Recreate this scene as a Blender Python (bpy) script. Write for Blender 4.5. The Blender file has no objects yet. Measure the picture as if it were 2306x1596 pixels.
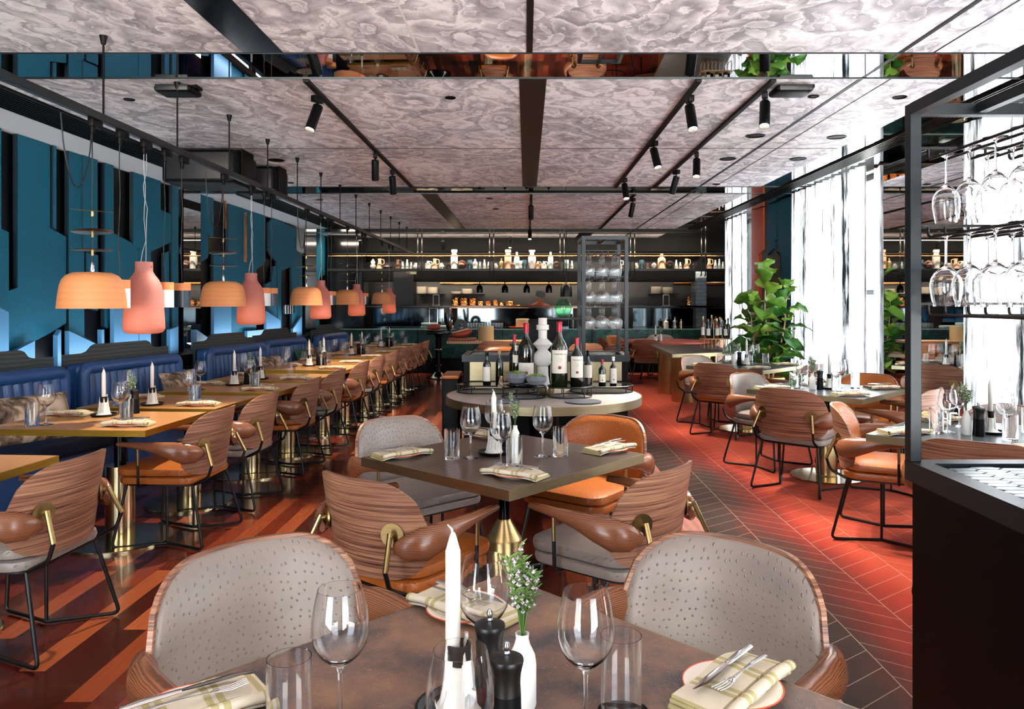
import bpy, bmesh, math, random
from mathutils import Vector, Matrix
R = math.radians
random.seed(7)
scn = bpy.context.scene
col = scn.collection

# ------------------------------------------------------------------ camera, world, light, exposure
F = 1700.0; CX = 1185.0; CY = 680.0; EYE = 1.49     # focal length in pixels, eye height 1.49 m
cam_d = bpy.data.cameras.new('camera'); cam = bpy.data.objects.new('camera', cam_d); col.objects.link(cam)
cam.location = (0, 0, EYE); cam.rotation_euler = (R(90), 0, 0)
cam_d.sensor_width = 36; cam_d.lens = F/2306*36
cam_d.shift_x = -(CX-1153)/2306; cam_d.shift_y = -(798-CY)/2306
cam_d.clip_start = 0.02
scn.camera = cam
scn.view_settings.view_transform = 'Standard'; scn.view_settings.look = 'None'
scn.view_settings.gamma = 1; scn.view_settings.exposure = EXPOSURE = 1.42
cy = scn.cycles
cy.max_bounces = 24; cy.diffuse_bounces = 4; cy.glossy_bounces = 5; cy.transmission_bounces = 24
cy.transparent_max_bounces = 80; cy.sample_clamp_indirect = 5; cy.caustics_reflective = False
cy.caustics_refractive = False; cy.blur_glossy = 0.5
cy.use_adaptive_sampling = True; cy.adaptive_threshold = 0.03
world = bpy.data.worlds.new('world'); scn.world = world; world.use_nodes = True
_wt = world.node_tree; _bg = _wt.nodes['Background']; _tc = _wt.nodes.new('ShaderNodeTexCoord'); _sx = _wt.nodes.new('ShaderNodeSeparateXYZ'); _cr = _wt.nodes.new('ShaderNodeValToRGB')
_wt.links.new(_tc.outputs['Generated'], _sx.inputs[0]); _mp = _wt.nodes.new('ShaderNodeMapRange'); _mp.inputs['From Min'].default_value = -0.2; _mp.inputs['From Max'].default_value = 0.2
_wt.links.new(_sx.outputs[2], _mp.inputs[0]); _wt.links.new(_mp.outputs[0], _cr.inputs[0]); _wt.links.new(_cr.outputs[0], _bg.inputs[0])
_cr.color_ramp.elements[0].position = 0.4; _cr.color_ramp.elements[0].color = (1.0, 0.95, 0.88, 1)      # bright lower half, added to light the ceiling
_cr.color_ramp.elements[1].position = 0.6; _cr.color_ramp.elements[1].color = (0.21, 0.25, 0.29, 1)     # the sky above it
_bg.inputs[1].default_value = 11.5

H = 2.99; XL = -4.55; XR = 3.75

def light(name, kind, loc, energy, color=(1,1,1), rot=(0,0,0), **kw):
    d = bpy.data.lights.new(name, kind); d.energy = energy; d.color = color
    for k, v in kw.items(): setattr(d, k, v)
    o = bpy.data.objects.new(name, d); o.location = loc; o.rotation_euler = rot; col.objects.link(o)
    return o
# daylight outside the window openings of the east side
for (yc, ln, e) in ((9.25, 2.2, 140), (13.2, 1.3, 75), (4.2, 4.2, 270)):
    light('window_daylight', 'AREA', (4.35, yc, 1.5), e, (0.93, 0.97, 1.0), (0, R(90), 0), shape='RECTANGLE', size=2.7, size_y=ln)
# the unseen front behind the camera is left open so world light fills the room
sun = light('sun', 'SUN', (8, 4, 6), 1.2, (1.0, 0.93, 0.82), (0, 0, 0), angle=R(2))
sun.rotation_euler = Vector((-0.70, 0.45, -0.50)).to_track_quat('-Z', 'Y').to_euler()

def D(py, z): return (EYE-z)*F/(py-CY)              # depth of a point of height z seen at row py
def X(px, d): return (px-CX)*d/F
def Z(py, d): return EYE+(CY-py)*d/F
def G(px, py, z=0.0):
    d = D(py, z); return (X(px, d), d)

# ------------------------------------------------------------------ tagging
def tag(o, label=None, cat=None, group=None, kind=None):
    if label: o['label'] = label
    if cat: o['category'] = cat
    if group: o['group'] = group
    if kind: o['kind'] = kind
    return o
def empty(name, loc=(0,0,0), rz=0):
    o = bpy.data.objects.new(name, None); o.empty_display_size = 0.05
    o.location = loc; o.rotation_euler = (0, 0, rz); col.objects.link(o); return o
def kids(o): return [c for c in bpy.data.objects if c.parent == o]
class Kind:
    """one built thing, moved to its first place and copied to the others"""
    def __init__(self, root):
        self.root = root; self.used = False
        self.tree = [(c, kids(c)) for c in kids(root)]
    def put(self, loc, rz=0, label=None, group=None, cat=None, scale=None):
        if not self.used:
            r = self.root; self.used = True
        else:
            r = self.root.copy(); col.objects.link(r)
            for c, gs in self.tree:
                k = c.copy(); col.objects.link(k); k.parent = r
                for g in gs:
                    q = g.copy(); col.objects.link(q); q.parent = k
        r.location = loc; r.rotation_euler = (0, 0, rz)
        if scale: r.scale = scale if hasattr(scale, '__len__') else (scale,)*3
        tag(r, label, cat, group)
        return r

# ------------------------------------------------------------------ mesh builder
class MB:
    def __init__(self): self.v = []; self.f = []; self.m = []; self.M = Matrix.Identity(4); self.mi = 0
    def at(self, loc=(0,0,0), rz=0, rx=0, ry=0, s=1):
        self.M = Matrix.Translation(loc) @ Matrix.Rotation(rz,4,'Z') @ Matrix.Rotation(ry,4,'Y') @ Matrix.Rotation(rx,4,'X') @ Matrix.Scale(s,4)
        return self
    def pv(self, p): self.v.append(tuple(self.M @ Vector(p))); return len(self.v)-1
    def pf(self, ids): self.f.append(tuple(ids)); self.m.append(self.mi)
    def box(self, c, s):
        x, y, z = c; a, b, e = s[0]/2, s[1]/2, s[2]/2
        i = [self.pv((x+sx*a, y+sy*b, z+sz*e)) for sx in (-1,1) for sy in (-1,1) for sz in (-1,1)]
        for q in ((0,1,3,2),(4,6,7,5),(0,4,5,1),(2,3,7,6),(0,2,6,4),(1,5,7,3)): self.pf([i[k] for k in q])
        return self
    def prism(self, poly, z0, z1, top=None):
        n = len(poly); t = top or poly
        a = [self.pv((p[0], p[1], z0)) for p in poly]; b = [self.pv((p[0], p[1], z1)) for p in t]
        self.pf(a[::-1]); self.pf(b)
        for i in range(n): self.pf((a[i], a[(i+1)%n], b[(i+1)%n], b[i]))
        return self
    def rings(self, rings, closed_u=True, cap=True):
        ids = [[self.pv(p) for p in r] for r in rings]
        n = len(ids[0])
        for a, b in zip(ids, ids[1:]):
            for i in range(n if closed_u else n-1): self.pf((a[i], a[(i+1)%n], b[(i+1)%n], b[i]))
        if cap and closed_u: self.pf(ids[0][::-1]); self.pf(ids[-1])
        return self
    def lathe(self, prof, n=24, c=(0,0,0), cap=True):
        """prof: (radius, z) from one end to the other"""
        rs = []
        for r, z in prof:
            rs.append([(c[0]+max(r,1e-5)*math.cos(2*math.pi*i/n), c[1]+max(r,1e-5)*math.sin(2*math.pi*i/n), c[2]+z) for i in range(n)])
        return self.rings(rs, True, cap)
    def cyl(self, p0, p1, r0, r1=None, n=12): return self.tube([p0, p1], r0, n, r1=r1)
    def tube(self, pts, r, n=8, r1=None, flat=None, up=None, closed=False):
        """sweep a circle (or an ellipse r x flat) along pts; r may be a list"""
        P = [Vector(p) for p in pts]; k = len(P)
        if r1 is not None: rr = [r+(r1-r)*i/(k-1) for i in range(k)]
        else: rr = list(r) if hasattr(r, '__len__') else [r]*k
        ff = (list(flat) if hasattr(flat, '__len__') else [flat]*k) if flat is not None else rr
        rings = []; prev = None
        for i in range(k):
            if closed: t = (P[(i+1)%k]-P[i-1])
            else: t = P[min(i+1,k-1)]-P[max(i-1,0)]
            t.normalize()
            if prev is None:
                u = Vector(up) if up else (Vector((0,0,1)) if abs(t.z) < 0.9 else Vector((1,0,0)))
            else: u = prev
            u = (u - t*u.dot(t))
            if u.length < 1e-4: u = t.orthogonal()
            u.normalize(); prev = u; w = t.cross(u)
            rings.append([tuple(P[i]+u*(math.cos(2*math.pi*j/n)*rr[i])+w*(math.sin(2*math.pi*j/n)*ff[i])) for j in range(n)])
        if closed: rings.append(rings[0]); return self.rings(rings, True, False)
        return self.rings(rings, True, True)
    def grid(self, fn, nu, nv):
        ids = [[self.pv(fn(i/nu, j/nv)) for j in range(nv+1)] for i in range(nu+1)]
        for i in range(nu):
            for j in range(nv): self.pf((ids[i][j], ids[i+1][j], ids[i+1][j+1], ids[i][j+1]))
        return self
    def shell(self, fo, fi, nu, nv):
        """closed slab between two parametric surfaces"""
        a = [[self.pv(fo(i/nu, j/nv)) for j in range(nv+1)] for i in range(nu+1)]
        b = [[self.pv(fi(i/nu, j/nv)) for j in range(nv+1)] for i in range(nu+1)]
        for i in range(nu):
            for j in range(nv):
                self.pf((a[i][j], a[i+1][j], a[i+1][j+1], a[i][j+1])); self.pf((b[i][j], b[i][j+1], b[i+1][j+1], b[i+1][j]))
        for i in range(nu):
            self.pf((a[i][0], b[i][0], b[i+1][0], a[i+1][0])); self.pf((a[i][nv], a[i+1][nv], b[i+1][nv], b[i][nv]))
        for j in range(nv):
            self.pf((a[0][j], a[0][j+1], b[0][j+1], b[0][j])); self.pf((a[nu][j], b[nu][j], b[nu][j+1], a[nu][j+1]))
        return self
    def obj(self, name, mat, parent=None, smooth=True, bevel=0, sharp=35, bseg=2, sub=0, kind=None):
        me = bpy.data.meshes.new(name); me.from_pydata(self.v, [], self.f)
        mats = mat if isinstance(mat, (list, tuple)) else [mat]
        for m in mats: me.materials.append(m)
        if len(mats) > 1: me.polygons.foreach_set('material_index', self.m)
        bm = bmesh.new(); bm.from_mesh(me)
        bmesh.ops.recalc_face_normals(bm, faces=bm.faces)
        if bevel:
            es = [e for e in bm.edges if len(e.link_faces) == 2 and e.calc_face_angle(0) > R(40)]
            bmesh.ops.bevel(bm, geom=es, offset=bevel, segments=bseg, profile=0.5, affect='EDGES', clamp_overlap=True)
        bm.to_mesh(me); bm.free()
        if smooth:
            me.polygons.foreach_set('use_smooth', [True]*len(me.polygons))
            try: me.set_sharp_from_angle(angle=R(sharp))
            except Exception: pass
        o = bpy.data.objects.new(name, me); col.objects.link(o)
        if parent: o.parent = parent
        if sub:
            s = o.modifiers.new('sub', 'SUBSURF'); s.levels = s.render_levels = sub
        if kind: o['kind'] = kind
        return o
def rrect(w, h, r, n=5, c=(0,0)):
    """rounded rectangle outline"""
    out = []
    for (sx, sy, a0) in ((1,1,0),(-1,1,90),(-1,-1,180),(1,-1,270)):
        for i in range(n+1):
            a = R(a0+90*i/n); out.append((c[0]+sx*(w/2-r)+r*math.cos(a), c[1]+sy*(h/2-r)+r*math.sin(a)))
    return out
def arc_path(pts, rad, n=4):
    """polyline with rounded corners"""
    P = [Vector(p) for p in pts]; out = [P[0]]
    for a, b, c in zip(P, P[1:], P[2:]):
        d1 = (a-b); d2 = (c-b); r = min(rad, d1.length*0.45, d2.length*0.45)
        p, q = b+d1.normalized()*r, b+d2.normalized()*r
        for i in range(n+1):
            t = i/n; out.append(p*(1-t)**2+b*2*t*(1-t)+q*t*t)
    out.append(P[-1]); return out

# ------------------------------------------------------------------ materials
def lin(h):
    h = h.lstrip('#'); c = [int(h[i:i+2], 16)/255 for i in (0,2,4)]
    return tuple((x/12.92 if x <= 0.04045 else ((x+0.055)/1.055)**2.4) for x in c)+(1,)
class NT:
    def __init__(self, name):
        self.m = bpy.data.materials.new(name); self.m.use_nodes = True; self.t = self.m.node_tree
        self.b = self.t.nodes['Principled BSDF']; self.out = self.t.nodes['Material Output']
    def n(self, typ, **kw):
        nd = self.t.nodes.new('ShaderNode'+typ)
        for k, v in kw.items():
            if k.startswith('i_'): 
                key = k[2:]; key = int(key) if key.isdigit() else key.replace('_', ' ')
                self.set(nd.inputs[key], v)
            else: setattr(nd, k, v)
        return nd
    def set(self, sock, v):
        if isinstance(v, bpy.types.NodeSocket): self.t.links.new(v, sock)
        else: sock.default_value = v
    def p(self, **kw):
        for k, v in kw.items():
            key = {'base':'Base Color','rough':'Roughness','metal':'Metallic','trans':'Transmission Weight','ior':'IOR','coat':'Coat Weight','sheen':'Sheen Weight','emit':'Emission Color','estr':'Emission Strength','normal':'Normal','spec':'Specular IOR Level','alpha':'Alpha','sss':'Subsurface Weight','croug':'Coat Roughness'}[k]
            self.set(self.b.inputs[key], v)
        return self
    def math(self, op, a, b=0.0, c=0.0):
        nd = self.n('Math', operation=op); self.set(nd.inputs[0], a); self.set(nd.inputs[1], b); self.set(nd.inputs[2], c); return nd.outputs[0]
    def coord(self, kind='Object', scale=(1,1,1), rot=(0,0,0), loc=(0,0,0)):
        tc = self.n('TexCoord'); mp = self.n('Mapping'); self.t.links.new(tc.outputs[kind], mp.inputs[0])
        mp.inputs['Scale'].default_value = scale; mp.inputs['Rotation'].default_value = rot; mp.inputs['Location'].default_value = loc
        return mp.outputs[0]
    def noise(self, vec, scale=5, detail=4, rough=0.55, dist=0.0):
        nd = self.n('TexNoise'); self.set(nd.inputs['Vector'], vec); nd.inputs['Scale'].default_value = scale
        nd.inputs['Detail'].default_value = detail; nd.inputs['Roughness'].default_value = rough; nd.inputs['Distortion'].default_value = dist
        return nd.outputs[0]
    def ramp(self, fac, stops, interp='LINEAR'):
        nd = self.n('ValToRGB'); self.set(nd.inputs[0], fac); cr = nd.color_ramp; cr.interpolation = interp
        while len(cr.elements) < len(stops): cr.elements.new(0.5)
        for e, (pos, c) in zip(cr.elements, stops):
            e.position = pos; e.color = lin(c) if isinstance(c, str) else (tuple(c)+(1,) if len(c) == 3 else c)
        return nd.outputs[0]
    def mix(self, fac, a, b, mode='MIX'):
        nd = self.n('Mix', data_type='RGBA', blend_type=mode)
        self.set(nd.inputs[0], fac)
        for s, v in ((nd.inputs[6], a), (nd.inputs[7], b)): self.set(s, lin(v) if isinstance(v, str) else v)
        return nd.outputs[2]
    def bump(self, h, strength=0.3, dist=0.01):
        nd = self.n('Bump'); self.set(nd.inputs['Height'], h); nd.inputs['Strength'].default_value = strength; nd.inputs['Distance'].default_value = dist
        self.set(self.b.inputs['Normal'], nd.outputs[0]); return self
    def xyz(self, vec):
        nd = self.n('SeparateXYZ'); self.set(nd.inputs[0], vec); return nd.outputs
MT = {}
def flat(name, c, rough=0.5, metal=0, **kw):
    t = NT(name); t.p(base=lin(c), rough=rough, metal=metal, **kw); MT[name] = t.m; return t.m
def glow(name, c, s):
    t = NT(name); t.p(base=lin(c), emit=lin(c), estr=s); MT[name] = t.m; return t.m

flat('black', '#020203', 0.5, spec=0.14); flat('black_gloss', '#050506', 0.15, spec=0.35); flat('black_metal', '#060607', 0.4, 0.0, spec=0.4); flat('kitchen_black', '#040404', 0.6, spec=0.12)  # the last is a plain near-black for the kitchen bulkhead and soffit
flat('steel_frame', '#1c2226', 0.34, 0.5); flat('chrome', '#d8d8d8', 0.08, 1); flat('steel', '#b9b9bb', 0.22, 1)
flat('mirror', '#e4e6e8', 0.012, 1); flat('smoked_mirror', '#424b50', 0.05, 1); flat('satin_white', '#d2d3d5', 0.65); flat('uplit_blue_panel', '#4a80a6', 0.5); flat('panel_edge_shade', '#04202c', 0.5); flat('wax', '#dedad0', 0.45); flat('white', '#eeebe4', 0.5)
flat('ceramic', '#efe6d8', 0.25); flat('red_rim', '#d8512b', 0.35); flat('plaster', '#d8d5d0', 0.7)
flat('cork', '#b98b5a', 0.7); flat('foil_red', '#a8132b', 0.3, 0.3); flat('bottle', '#10140a', 0.06, coat=1.0)
flat('bottle_green', '#1a2208', 0.05, coat=1.0); flat('bottle_amber', '#7a4512', 0.06, coat=1.0); flat('paper', '#efe9da', 0.6)
flat('seal', '#9a3024', 0.6); flat('ink', '#2a2a2c', 0.6); flat('gold', '#c9a24e', 0.3, 0.8)
flat('terracotta', '#d8834e', 0.55); flat('dusty_pink', '#b9655a', 0.6); flat('lampdark', '#26323c', 0.35, 0.4)
flat('lampwhite', '#dcdcd8', 0.3); flat('orange_wall', '#c65a36', 0.6); flat('dark_navy', '#03050a', 0.4, spec=0.3)
flat('cable', '#0a0a0a', 0.5); flat('cable_grey', '#9a9c9e', 0.4); flat('stem_green', '#4a6a2a', 0.6); flat('rosemary', '#5a7a3a', 0.6)
flat('flower', '#cfb9cf', 0.6); flat('grey_felt', '#717379', 0.8); flat('herb', '#7d9c46', 0.6); flat('skin', '#c98f6d', 0.5); flat('tealrim', '#0d3a48', 0.5)
flat('red_top', '#b24a3c', 0.3); flat('graph', '#1a1a1c', 0.5); flat('bowl_black', '#1b1b1d', 0.3); flat('soil', '#3a2a1c', 0.9)
glow('bulb', '#ffd9a8', 9); glow('lamp_lens', '#ffe9c8', 30)

def brass(name, c, rough, scale=(1,1,30), coordk='Object'):
    t = NT(name); v = t.coord(coordk, scale)
    n = t.noise(v, 6, 3)
    t.p(base=t.mix(t.ramp(n, [(0.3,(0,0,0)),(0.7,(1,1,1))]), c, lin(c)[:3] and tuple(min(1, x*1.25) for x in lin(c)[:3])+(1,)), rough=rough, metal=1)
    MT[name] = t.m
brass('brass', '#b39a6c', 0.28); brass('brass_dark', '#957d52', 0.3); brass('brass_yellow', '#c39a3c', 0.35); brass('copper', '#c98a5a', 0.25)
brass('brass_polish', '#cbb78e', 0.16, (1,1,4)); brass('brass_panel', '#9a8f70', 0.38)

def wood(name, dark, light_, scale=26, axis='Z', rough=0.38, dist=2.2, sq=(1,1,1)):
    t = NT(name); v = t.coord('Object', sq)
    w = t.n('TexWave', wave_type='BANDS', bands_direction=axis); t.set(w.inputs['Vector'], v)
    w.inputs['Scale'].default_value = scale; w.inputs['Distortion'].default_value = dist; w.inputs['Detail'].default_value = 2.5; w.inputs['Detail Scale'].default_value = 0.9
    st = {'Z':(3,3,90),'X':(90,3,3),'Y':(3,90,3)}[axis]
    g = t.noise(t.coord('Object', st), 2.2, 4)
    f = t.math('ADD', t.math('MULTIPLY', w.outputs[1], 0.55), t.math('MULTIPLY', g, 0.5))
    t.p(base=t.ramp(f, [(0.18, dark), (0.8, light_)]), rough=rough); MT[name] = t.m
t = NT('walnut'); v = t.coord('Object', (1.2, 1.2, 88)); a = t.noise(v, 2.0, 5, 0.6); b = t.noise(t.coord('Object', (1.2, 1.2, 9)), 1.5, 3)
f = t.math('ADD', t.math('MULTIPLY', a, 0.75), t.math('MULTIPLY', b, 0.25))
t.p(base=t.ramp(f, [(0.33,'#472a1e'),(0.45,'#7c5240'),(0.56,'#a97a5e'),(0.68,'#c39877')]), rough=0.36); MT['walnut'] = t.m
wood('arm_walnut', '#5e3624', '#8f5a3c', 55, 'Z', 0.25, 1.5)
wood('oak_top', '#ad743e', '#d29a5c', 14, 'X', 0.28); wood('dark_wood_top', '#2c211c', '#5f4d41', 9, 'X', 0.28)
wood('cap_wood', '#23282a', '#454b4b', 9, 'Z', 0.45); wood('board_wood', '#7a3c1e', '#b5623a', 9, 'X'); wood('pine', '#a87e54', '#cda377', 6, 'X')

def leather(name, c1, c2, rough=0.36, dots=46.0, bump=0.8):
    t = NT(name); v = t.coord('Object')
    vx, vy, vz = t.xyz(v); cv = t.n('CombineXYZ'); t.set(cv.inputs[0], vx); t.set(cv.inputs[1], t.math('ADD', vz, t.math('MULTIPLY', vy, 0.6)))
    vo = t.n('TexVoronoi', voronoi_dimensions='2D'); t.set(vo.inputs['Vector'], cv.outputs[0]); vo.inputs['Scale'].default_value = dots; vo.inputs['Randomness'].default_value = 0.6
    dot = t.ramp(vo.outputs['Distance'], [(0.0,(1,1,1)),(0.07,(0.8,0.8,0.8)),(0.15,(0,0,0))])
    n = t.noise(v, 9, 4); n2 = t.noise(v, 90, 2)
    hgt = t.math('ADD', t.math('MULTIPLY', dot, 0.9), t.math('MULTIPLY', n2, 0.25))
    base = t.mix(n, c1, c2)
    base = t.mix(t.math('MULTIPLY', dot, 0.12), base, tuple(x*0.45 for x in lin(c1)[:3])+(1,))
    t.p(base=base, rough=rough).bump(hgt, bump, 0.004); MT[name] = t.m
leather('grey_leather', '#857a72', '#988c84', 0.36); leather('tan_leather', '#a8591f', '#bb6a2e', 0.33); leather('blue_leather', '#27497c', '#2f568e', 0.34, 400, 0.08)
leather('navy_leather', '#101a30', '#16243f', 0.45, 400, 0.05)

# jarrah boards running along the room
t = NT('timber_floor'); x, y, z = t.xyz(t.coord('Object'))
row = t.math('FLOOR', t.math('DIVIDE', x, 0.108))
wn = t.n('TexWhiteNoise', noise_dimensions='1D'); t.set(wn.inputs['W'], row)
yy = t.math('ADD', y, t.math('MULTIPLY', wn.outputs[0], 3.7))
colm = t.math('FLOOR', t.math('DIVIDE', yy, 1.15))
cv = t.n('CombineXYZ'); t.set(cv.inputs[0], row); t.set(cv.inputs[1], colm)
wn2 = t.n('TexWhiteNoise', noise_dimensions='2D'); t.set(wn2.inputs['Vector'], cv.outputs[0])
grain = t.noise(t.coord('Object', (38, 1.6, 1)), 3, 5)
pl = t.ramp(wn2.outputs[0], [(0,'#2e1009'),(0.35,'#5e1f11'),(0.65,'#80301a'),(0.9,'#a34a26'),(1,'#c96c3c')])
gap = t.math('LESS_THAN', t.math('FRACT', t.math('DIVIDE', x, 0.108)), 0.018)
gap2 = t.math('LESS_THAN', t.math('FRACT', t.math('DIVIDE', yy, 1.15)), 0.0022)
c = t.mix(t.math('MULTIPLY', grain, 0.55), pl, '#2c0d07')
c = t.mix(t.math('MULTIPLY', t.math('MAXIMUM', gap, gap2), 0.7), c, '#120504')
t.p(base=c, rough=t.math('ADD', 0.16, t.math('MULTIPLY', grain, 0.14)), coat=0.25).bump(t.math('SUBTRACT', t.math('MULTIPLY', grain, 0.12), gap), 0.12, 0.002); MT['timber_floor'] = t.m
# ombre carpet tiles with a fine herringbone line
t = NT('carpet'); x, y, z = t.xyz(t.coord('Object'))
n = t.noise(t.coord('Object', (0.9, 0.35, 1)), 1.6, 3)
g = t.math('ADD', t.math('MULTIPLY', t.math('SUBTRACT', x, 1.22), 1.2), t.math('MULTIPLY', t.math('SUBTRACT', n, 0.5), 1.1))
g = t.math('ADD', g, t.math('MULTIPLY', t.math('SUBTRACT', y, 4.0), 0.035))
c = t.ramp(g, [(0.05,'#2a2523'),(0.26,'#382b28'),(0.50,'#5e2620'),(0.72,'#8a2f23'),(1.0,'#a6432f')])
cw = t.math('DIVIDE', t.math('SUBTRACT', x, 1.15), 0.30); fx = t.math('FRACT', cw)
sgn = t.math('SUBTRACT', t.math('MULTIPLY', t.math('MODULO', t.math('FLOOR', cw), 2.0), 2.0), 1.0)
dl = t.math('FRACT', t.math('DIVIDE', t.math('ADD', y, t.math('MULTIPLY', t.math('MULTIPLY', fx, sgn), 0.22)), 0.15))
l1 = t.math('LESS_THAN', dl, 0.035); l2 = t.math('LESS_THAN', fx, 0.018)
fib = t.noise(t.coord('Object', (60, 240, 1)), 3, 3)
c = t.mix(t.math('MULTIPLY', fib, 0.35), c, '#2a120d')
c = t.mix(t.math('MULTIPLY', t.math('MAXIMUM', l1, l2), 0.33), c, '#b59a8a')
t.p(base=c, rough=0.95, spec=0.1).bump(fib, 0.5, 0.003); MT['carpet'] = t.m
wood('border_board', '#54241a', '#7c3c2c', 5, 'X', 0.45)
# cloud wallpaper
t = NT('cloud_paper'); v = t.coord('Object', (1, 0.8, 1))
wv = t.noise(v, 1.6, 6, 0.6); 
nd = t.n('VectorMath', operation='MULTIPLY_ADD'); t.set(nd.inputs[0], wv); nd.inputs[1].default_value = (0.55,0.55,0); t.set(nd.inputs[2], v)
cells = []
for sc, rnd in ((3.2, 1.0), (8.0, 1.0)):
    vo = t.n('TexVoronoi', feature='SMOOTH_F1'); t.set(vo.inputs['Vector'], nd.outputs[0]); vo.inputs['Scale'].default_value = sc; vo.inputs['Randomness'].default_value = rnd; vo.inputs['Smoothness'].default_value = 0.35
    cells.append(vo.outputs['Distance'])
big = t.noise(v, 1.1, 8, 0.62, 0.6)
e1 = t.math('FRACT', t.math('ADD', t.math('MULTIPLY', cells[0], 2.6), t.math('MULTIPLY', big, 3.0)))
e2 = t.math('FRACT', t.math('ADD', t.math('MULTIPLY', cells[1], 2.2), t.math('MULTIPLY', big, 5.0)))
ln1 = t.ramp(e1, [(0.0,(1,1,1)),(0.07,(0.1,0.1,0.1)),(0.94,(0,0,0)),(1,(0.9,0.9,0.9))])
ln2 = t.ramp(e2, [(0.0,(1,1,1)),(0.08,(0.1,0.1,0.1)),(0.93,(0,0,0)),(1,(0.8,0.8,0.8))])
st = t.noise(t.coord('Object', (30, 30, 1)), 6, 2)
tone = t.math('ADD', t.math('MULTIPLY', e1, 0.22), t.math('ADD', t.math('MULTIPLY', e2, 0.16), t.math('MULTIPLY', big, 0.62)))
tone = t.math('ADD', tone, t.math('MULTIPLY', t.math('SUBTRACT', st, 0.5), 0.22))
c = t.ramp(tone, [(0.35,'#8f8a90'),(0.5,'#cecace'),(0.62,'#faf6f8')])
c = t.mix(t.math('MULTIPLY', t.math('MAXIMUM', ln1, ln2), 0.55), c, '#fafafa')
t.p(base=c, rough=0.5); MT['cloud_paper'] = t.m
# teal felt panels
t = NT('teal_panel'); n = t.noise(t.coord('Object'), 140, 2)
t.p(base=t.ramp(n, [(0.3,'#0a4a60'),(0.7,'#0f6680')]), rough=0.65, spec=0.3).bump(n, 0.3, 0.004); MT['teal_panel'] = t.m
flat('edge_blue', '#1f6d9e', 0.4)
# stone tops
t = NT('slate_top'); v = t.coord('Object'); n = t.noise(v, 5, 8, 0.65); n2 = t.noise(t.coord('Object', (1,1,1), (0,0,0.6)), 60, 5, 0.7, 3.0)
c = t.mix(t.ramp(n, [(0.38,(0,0,0)),(0.62,(1,1,1))]), '#48464a', '#94705a')
c = t.mix(t.math('MULTIPLY', t.ramp(n2, [(0.57,(0,0,0)),(0.68,(1,1,1))]), 0.6), c, '#c09a78')
t.p(base=c, rough=t.math('ADD', 0.30, t.math('MULTIPLY', n, 0.2))); MT['slate_top'] = t.m
t = NT('grey_top'); n = t.noise(t.coord('Object'), 7, 6); t.p(base=t.ramp(n, [(0.3,'#343a3d'),(0.7,'#4d5456')]), rough=0.3); MT['grey_top'] = t.m
t = NT('concrete_top'); n = t.noise(t.coord('Object'), 8, 6); t.p(base=t.ramp(n, [(0.3,'#b9aca4'),(0.7,'#d8cdc5')]), rough=0.35); MT['concrete_top'] = t.m
# green velvet
t = NT('green_velvet'); vo = t.n('TexVoronoi'); t.set(vo.inputs['Vector'], t.coord('Object', (1,1,1.4))); vo.inputs['Scale'].default_value = 9
n = t.noise(t.coord('Object'), 6, 4); sep = t.n('SeparateColor'); t.set(sep.inputs[0], vo.outputs['Color'])
f = t.math('ADD', t.math('MULTIPLY', sep.outputs[0], 0.45), t.math('MULTIPLY', n, 0.6))
t.p(base=t.ramp(f, [(0.2,'#031a1c'),(0.5,'#0a4a44'),(0.75,'#12665a'),(1,'#2a8a74')]), rough=0.55, sheen=0.5); MT['green_velvet'] = t.m
# hexagon marble tiles
t = NT('hex_tiles'); wn = t.n('TexWhiteNoise', noise_dimensions='3D'); g = t.n('NewGeometry')
t.set(wn.inputs['Vector'], t.noise(t.coord('Object'), 1, 0)); n = t.noise(t.coord('Object'), 30, 4)
ip = t.math('ADD', g.outputs['Random Per Island'], t.math('MULTIPLY', n, 0.3))
t.p(base=t.ramp(ip, [(0.0,'#2e3a3f'),(0.35,'#5a696c'),(0.7,'#808e8c'),(1.1,'#b4bab4')]), rough=0.2); MT['hex_tiles'] = t.m
# glass: real refracting glass near by, thin glass for the small far pieces
t = NT('glass'); t.p(base=(1,1,1,1), rough=0.0, trans=1.0, ior=1.45); MT['glass'] = t.m
def thin(name, tint=(1,1,1,1), ior=1.5, gain=1.0):
    t = NT(name); lw = t.n('LayerWeight'); lw.inputs[0].default_value = 0.5; fr = t.n('Math', operation='MULTIPLY_ADD'); t.set(fr.inputs[0], t.math('POWER', lw.outputs['Facing'], 4.0)); fr.inputs[1].default_value = 0.6; fr.inputs[2].default_value = 0.03
    a = t.n('BsdfTransparent'); a.inputs[0].default_value = tint; b = t.n('BsdfGlossy'); b.inputs[1].default_value = 0.02
    mx = t.n('MixShader'); t.set(mx.inputs[0], t.math('MULTIPLY', fr.outputs[0], gain)); t.set(mx.inputs[1], a.outputs[0]); t.set(mx.inputs[2], b.outputs[0])
    t.t.links.new(mx.outputs[0], t.out.inputs[0]); MT[name] = t.m
thin('thin_glass', (0.985,0.99,0.99,1), 1.5, 1.6); thin('green_glass', (0.70,0.93,0.76,1), 1.5, 1.5)
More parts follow.
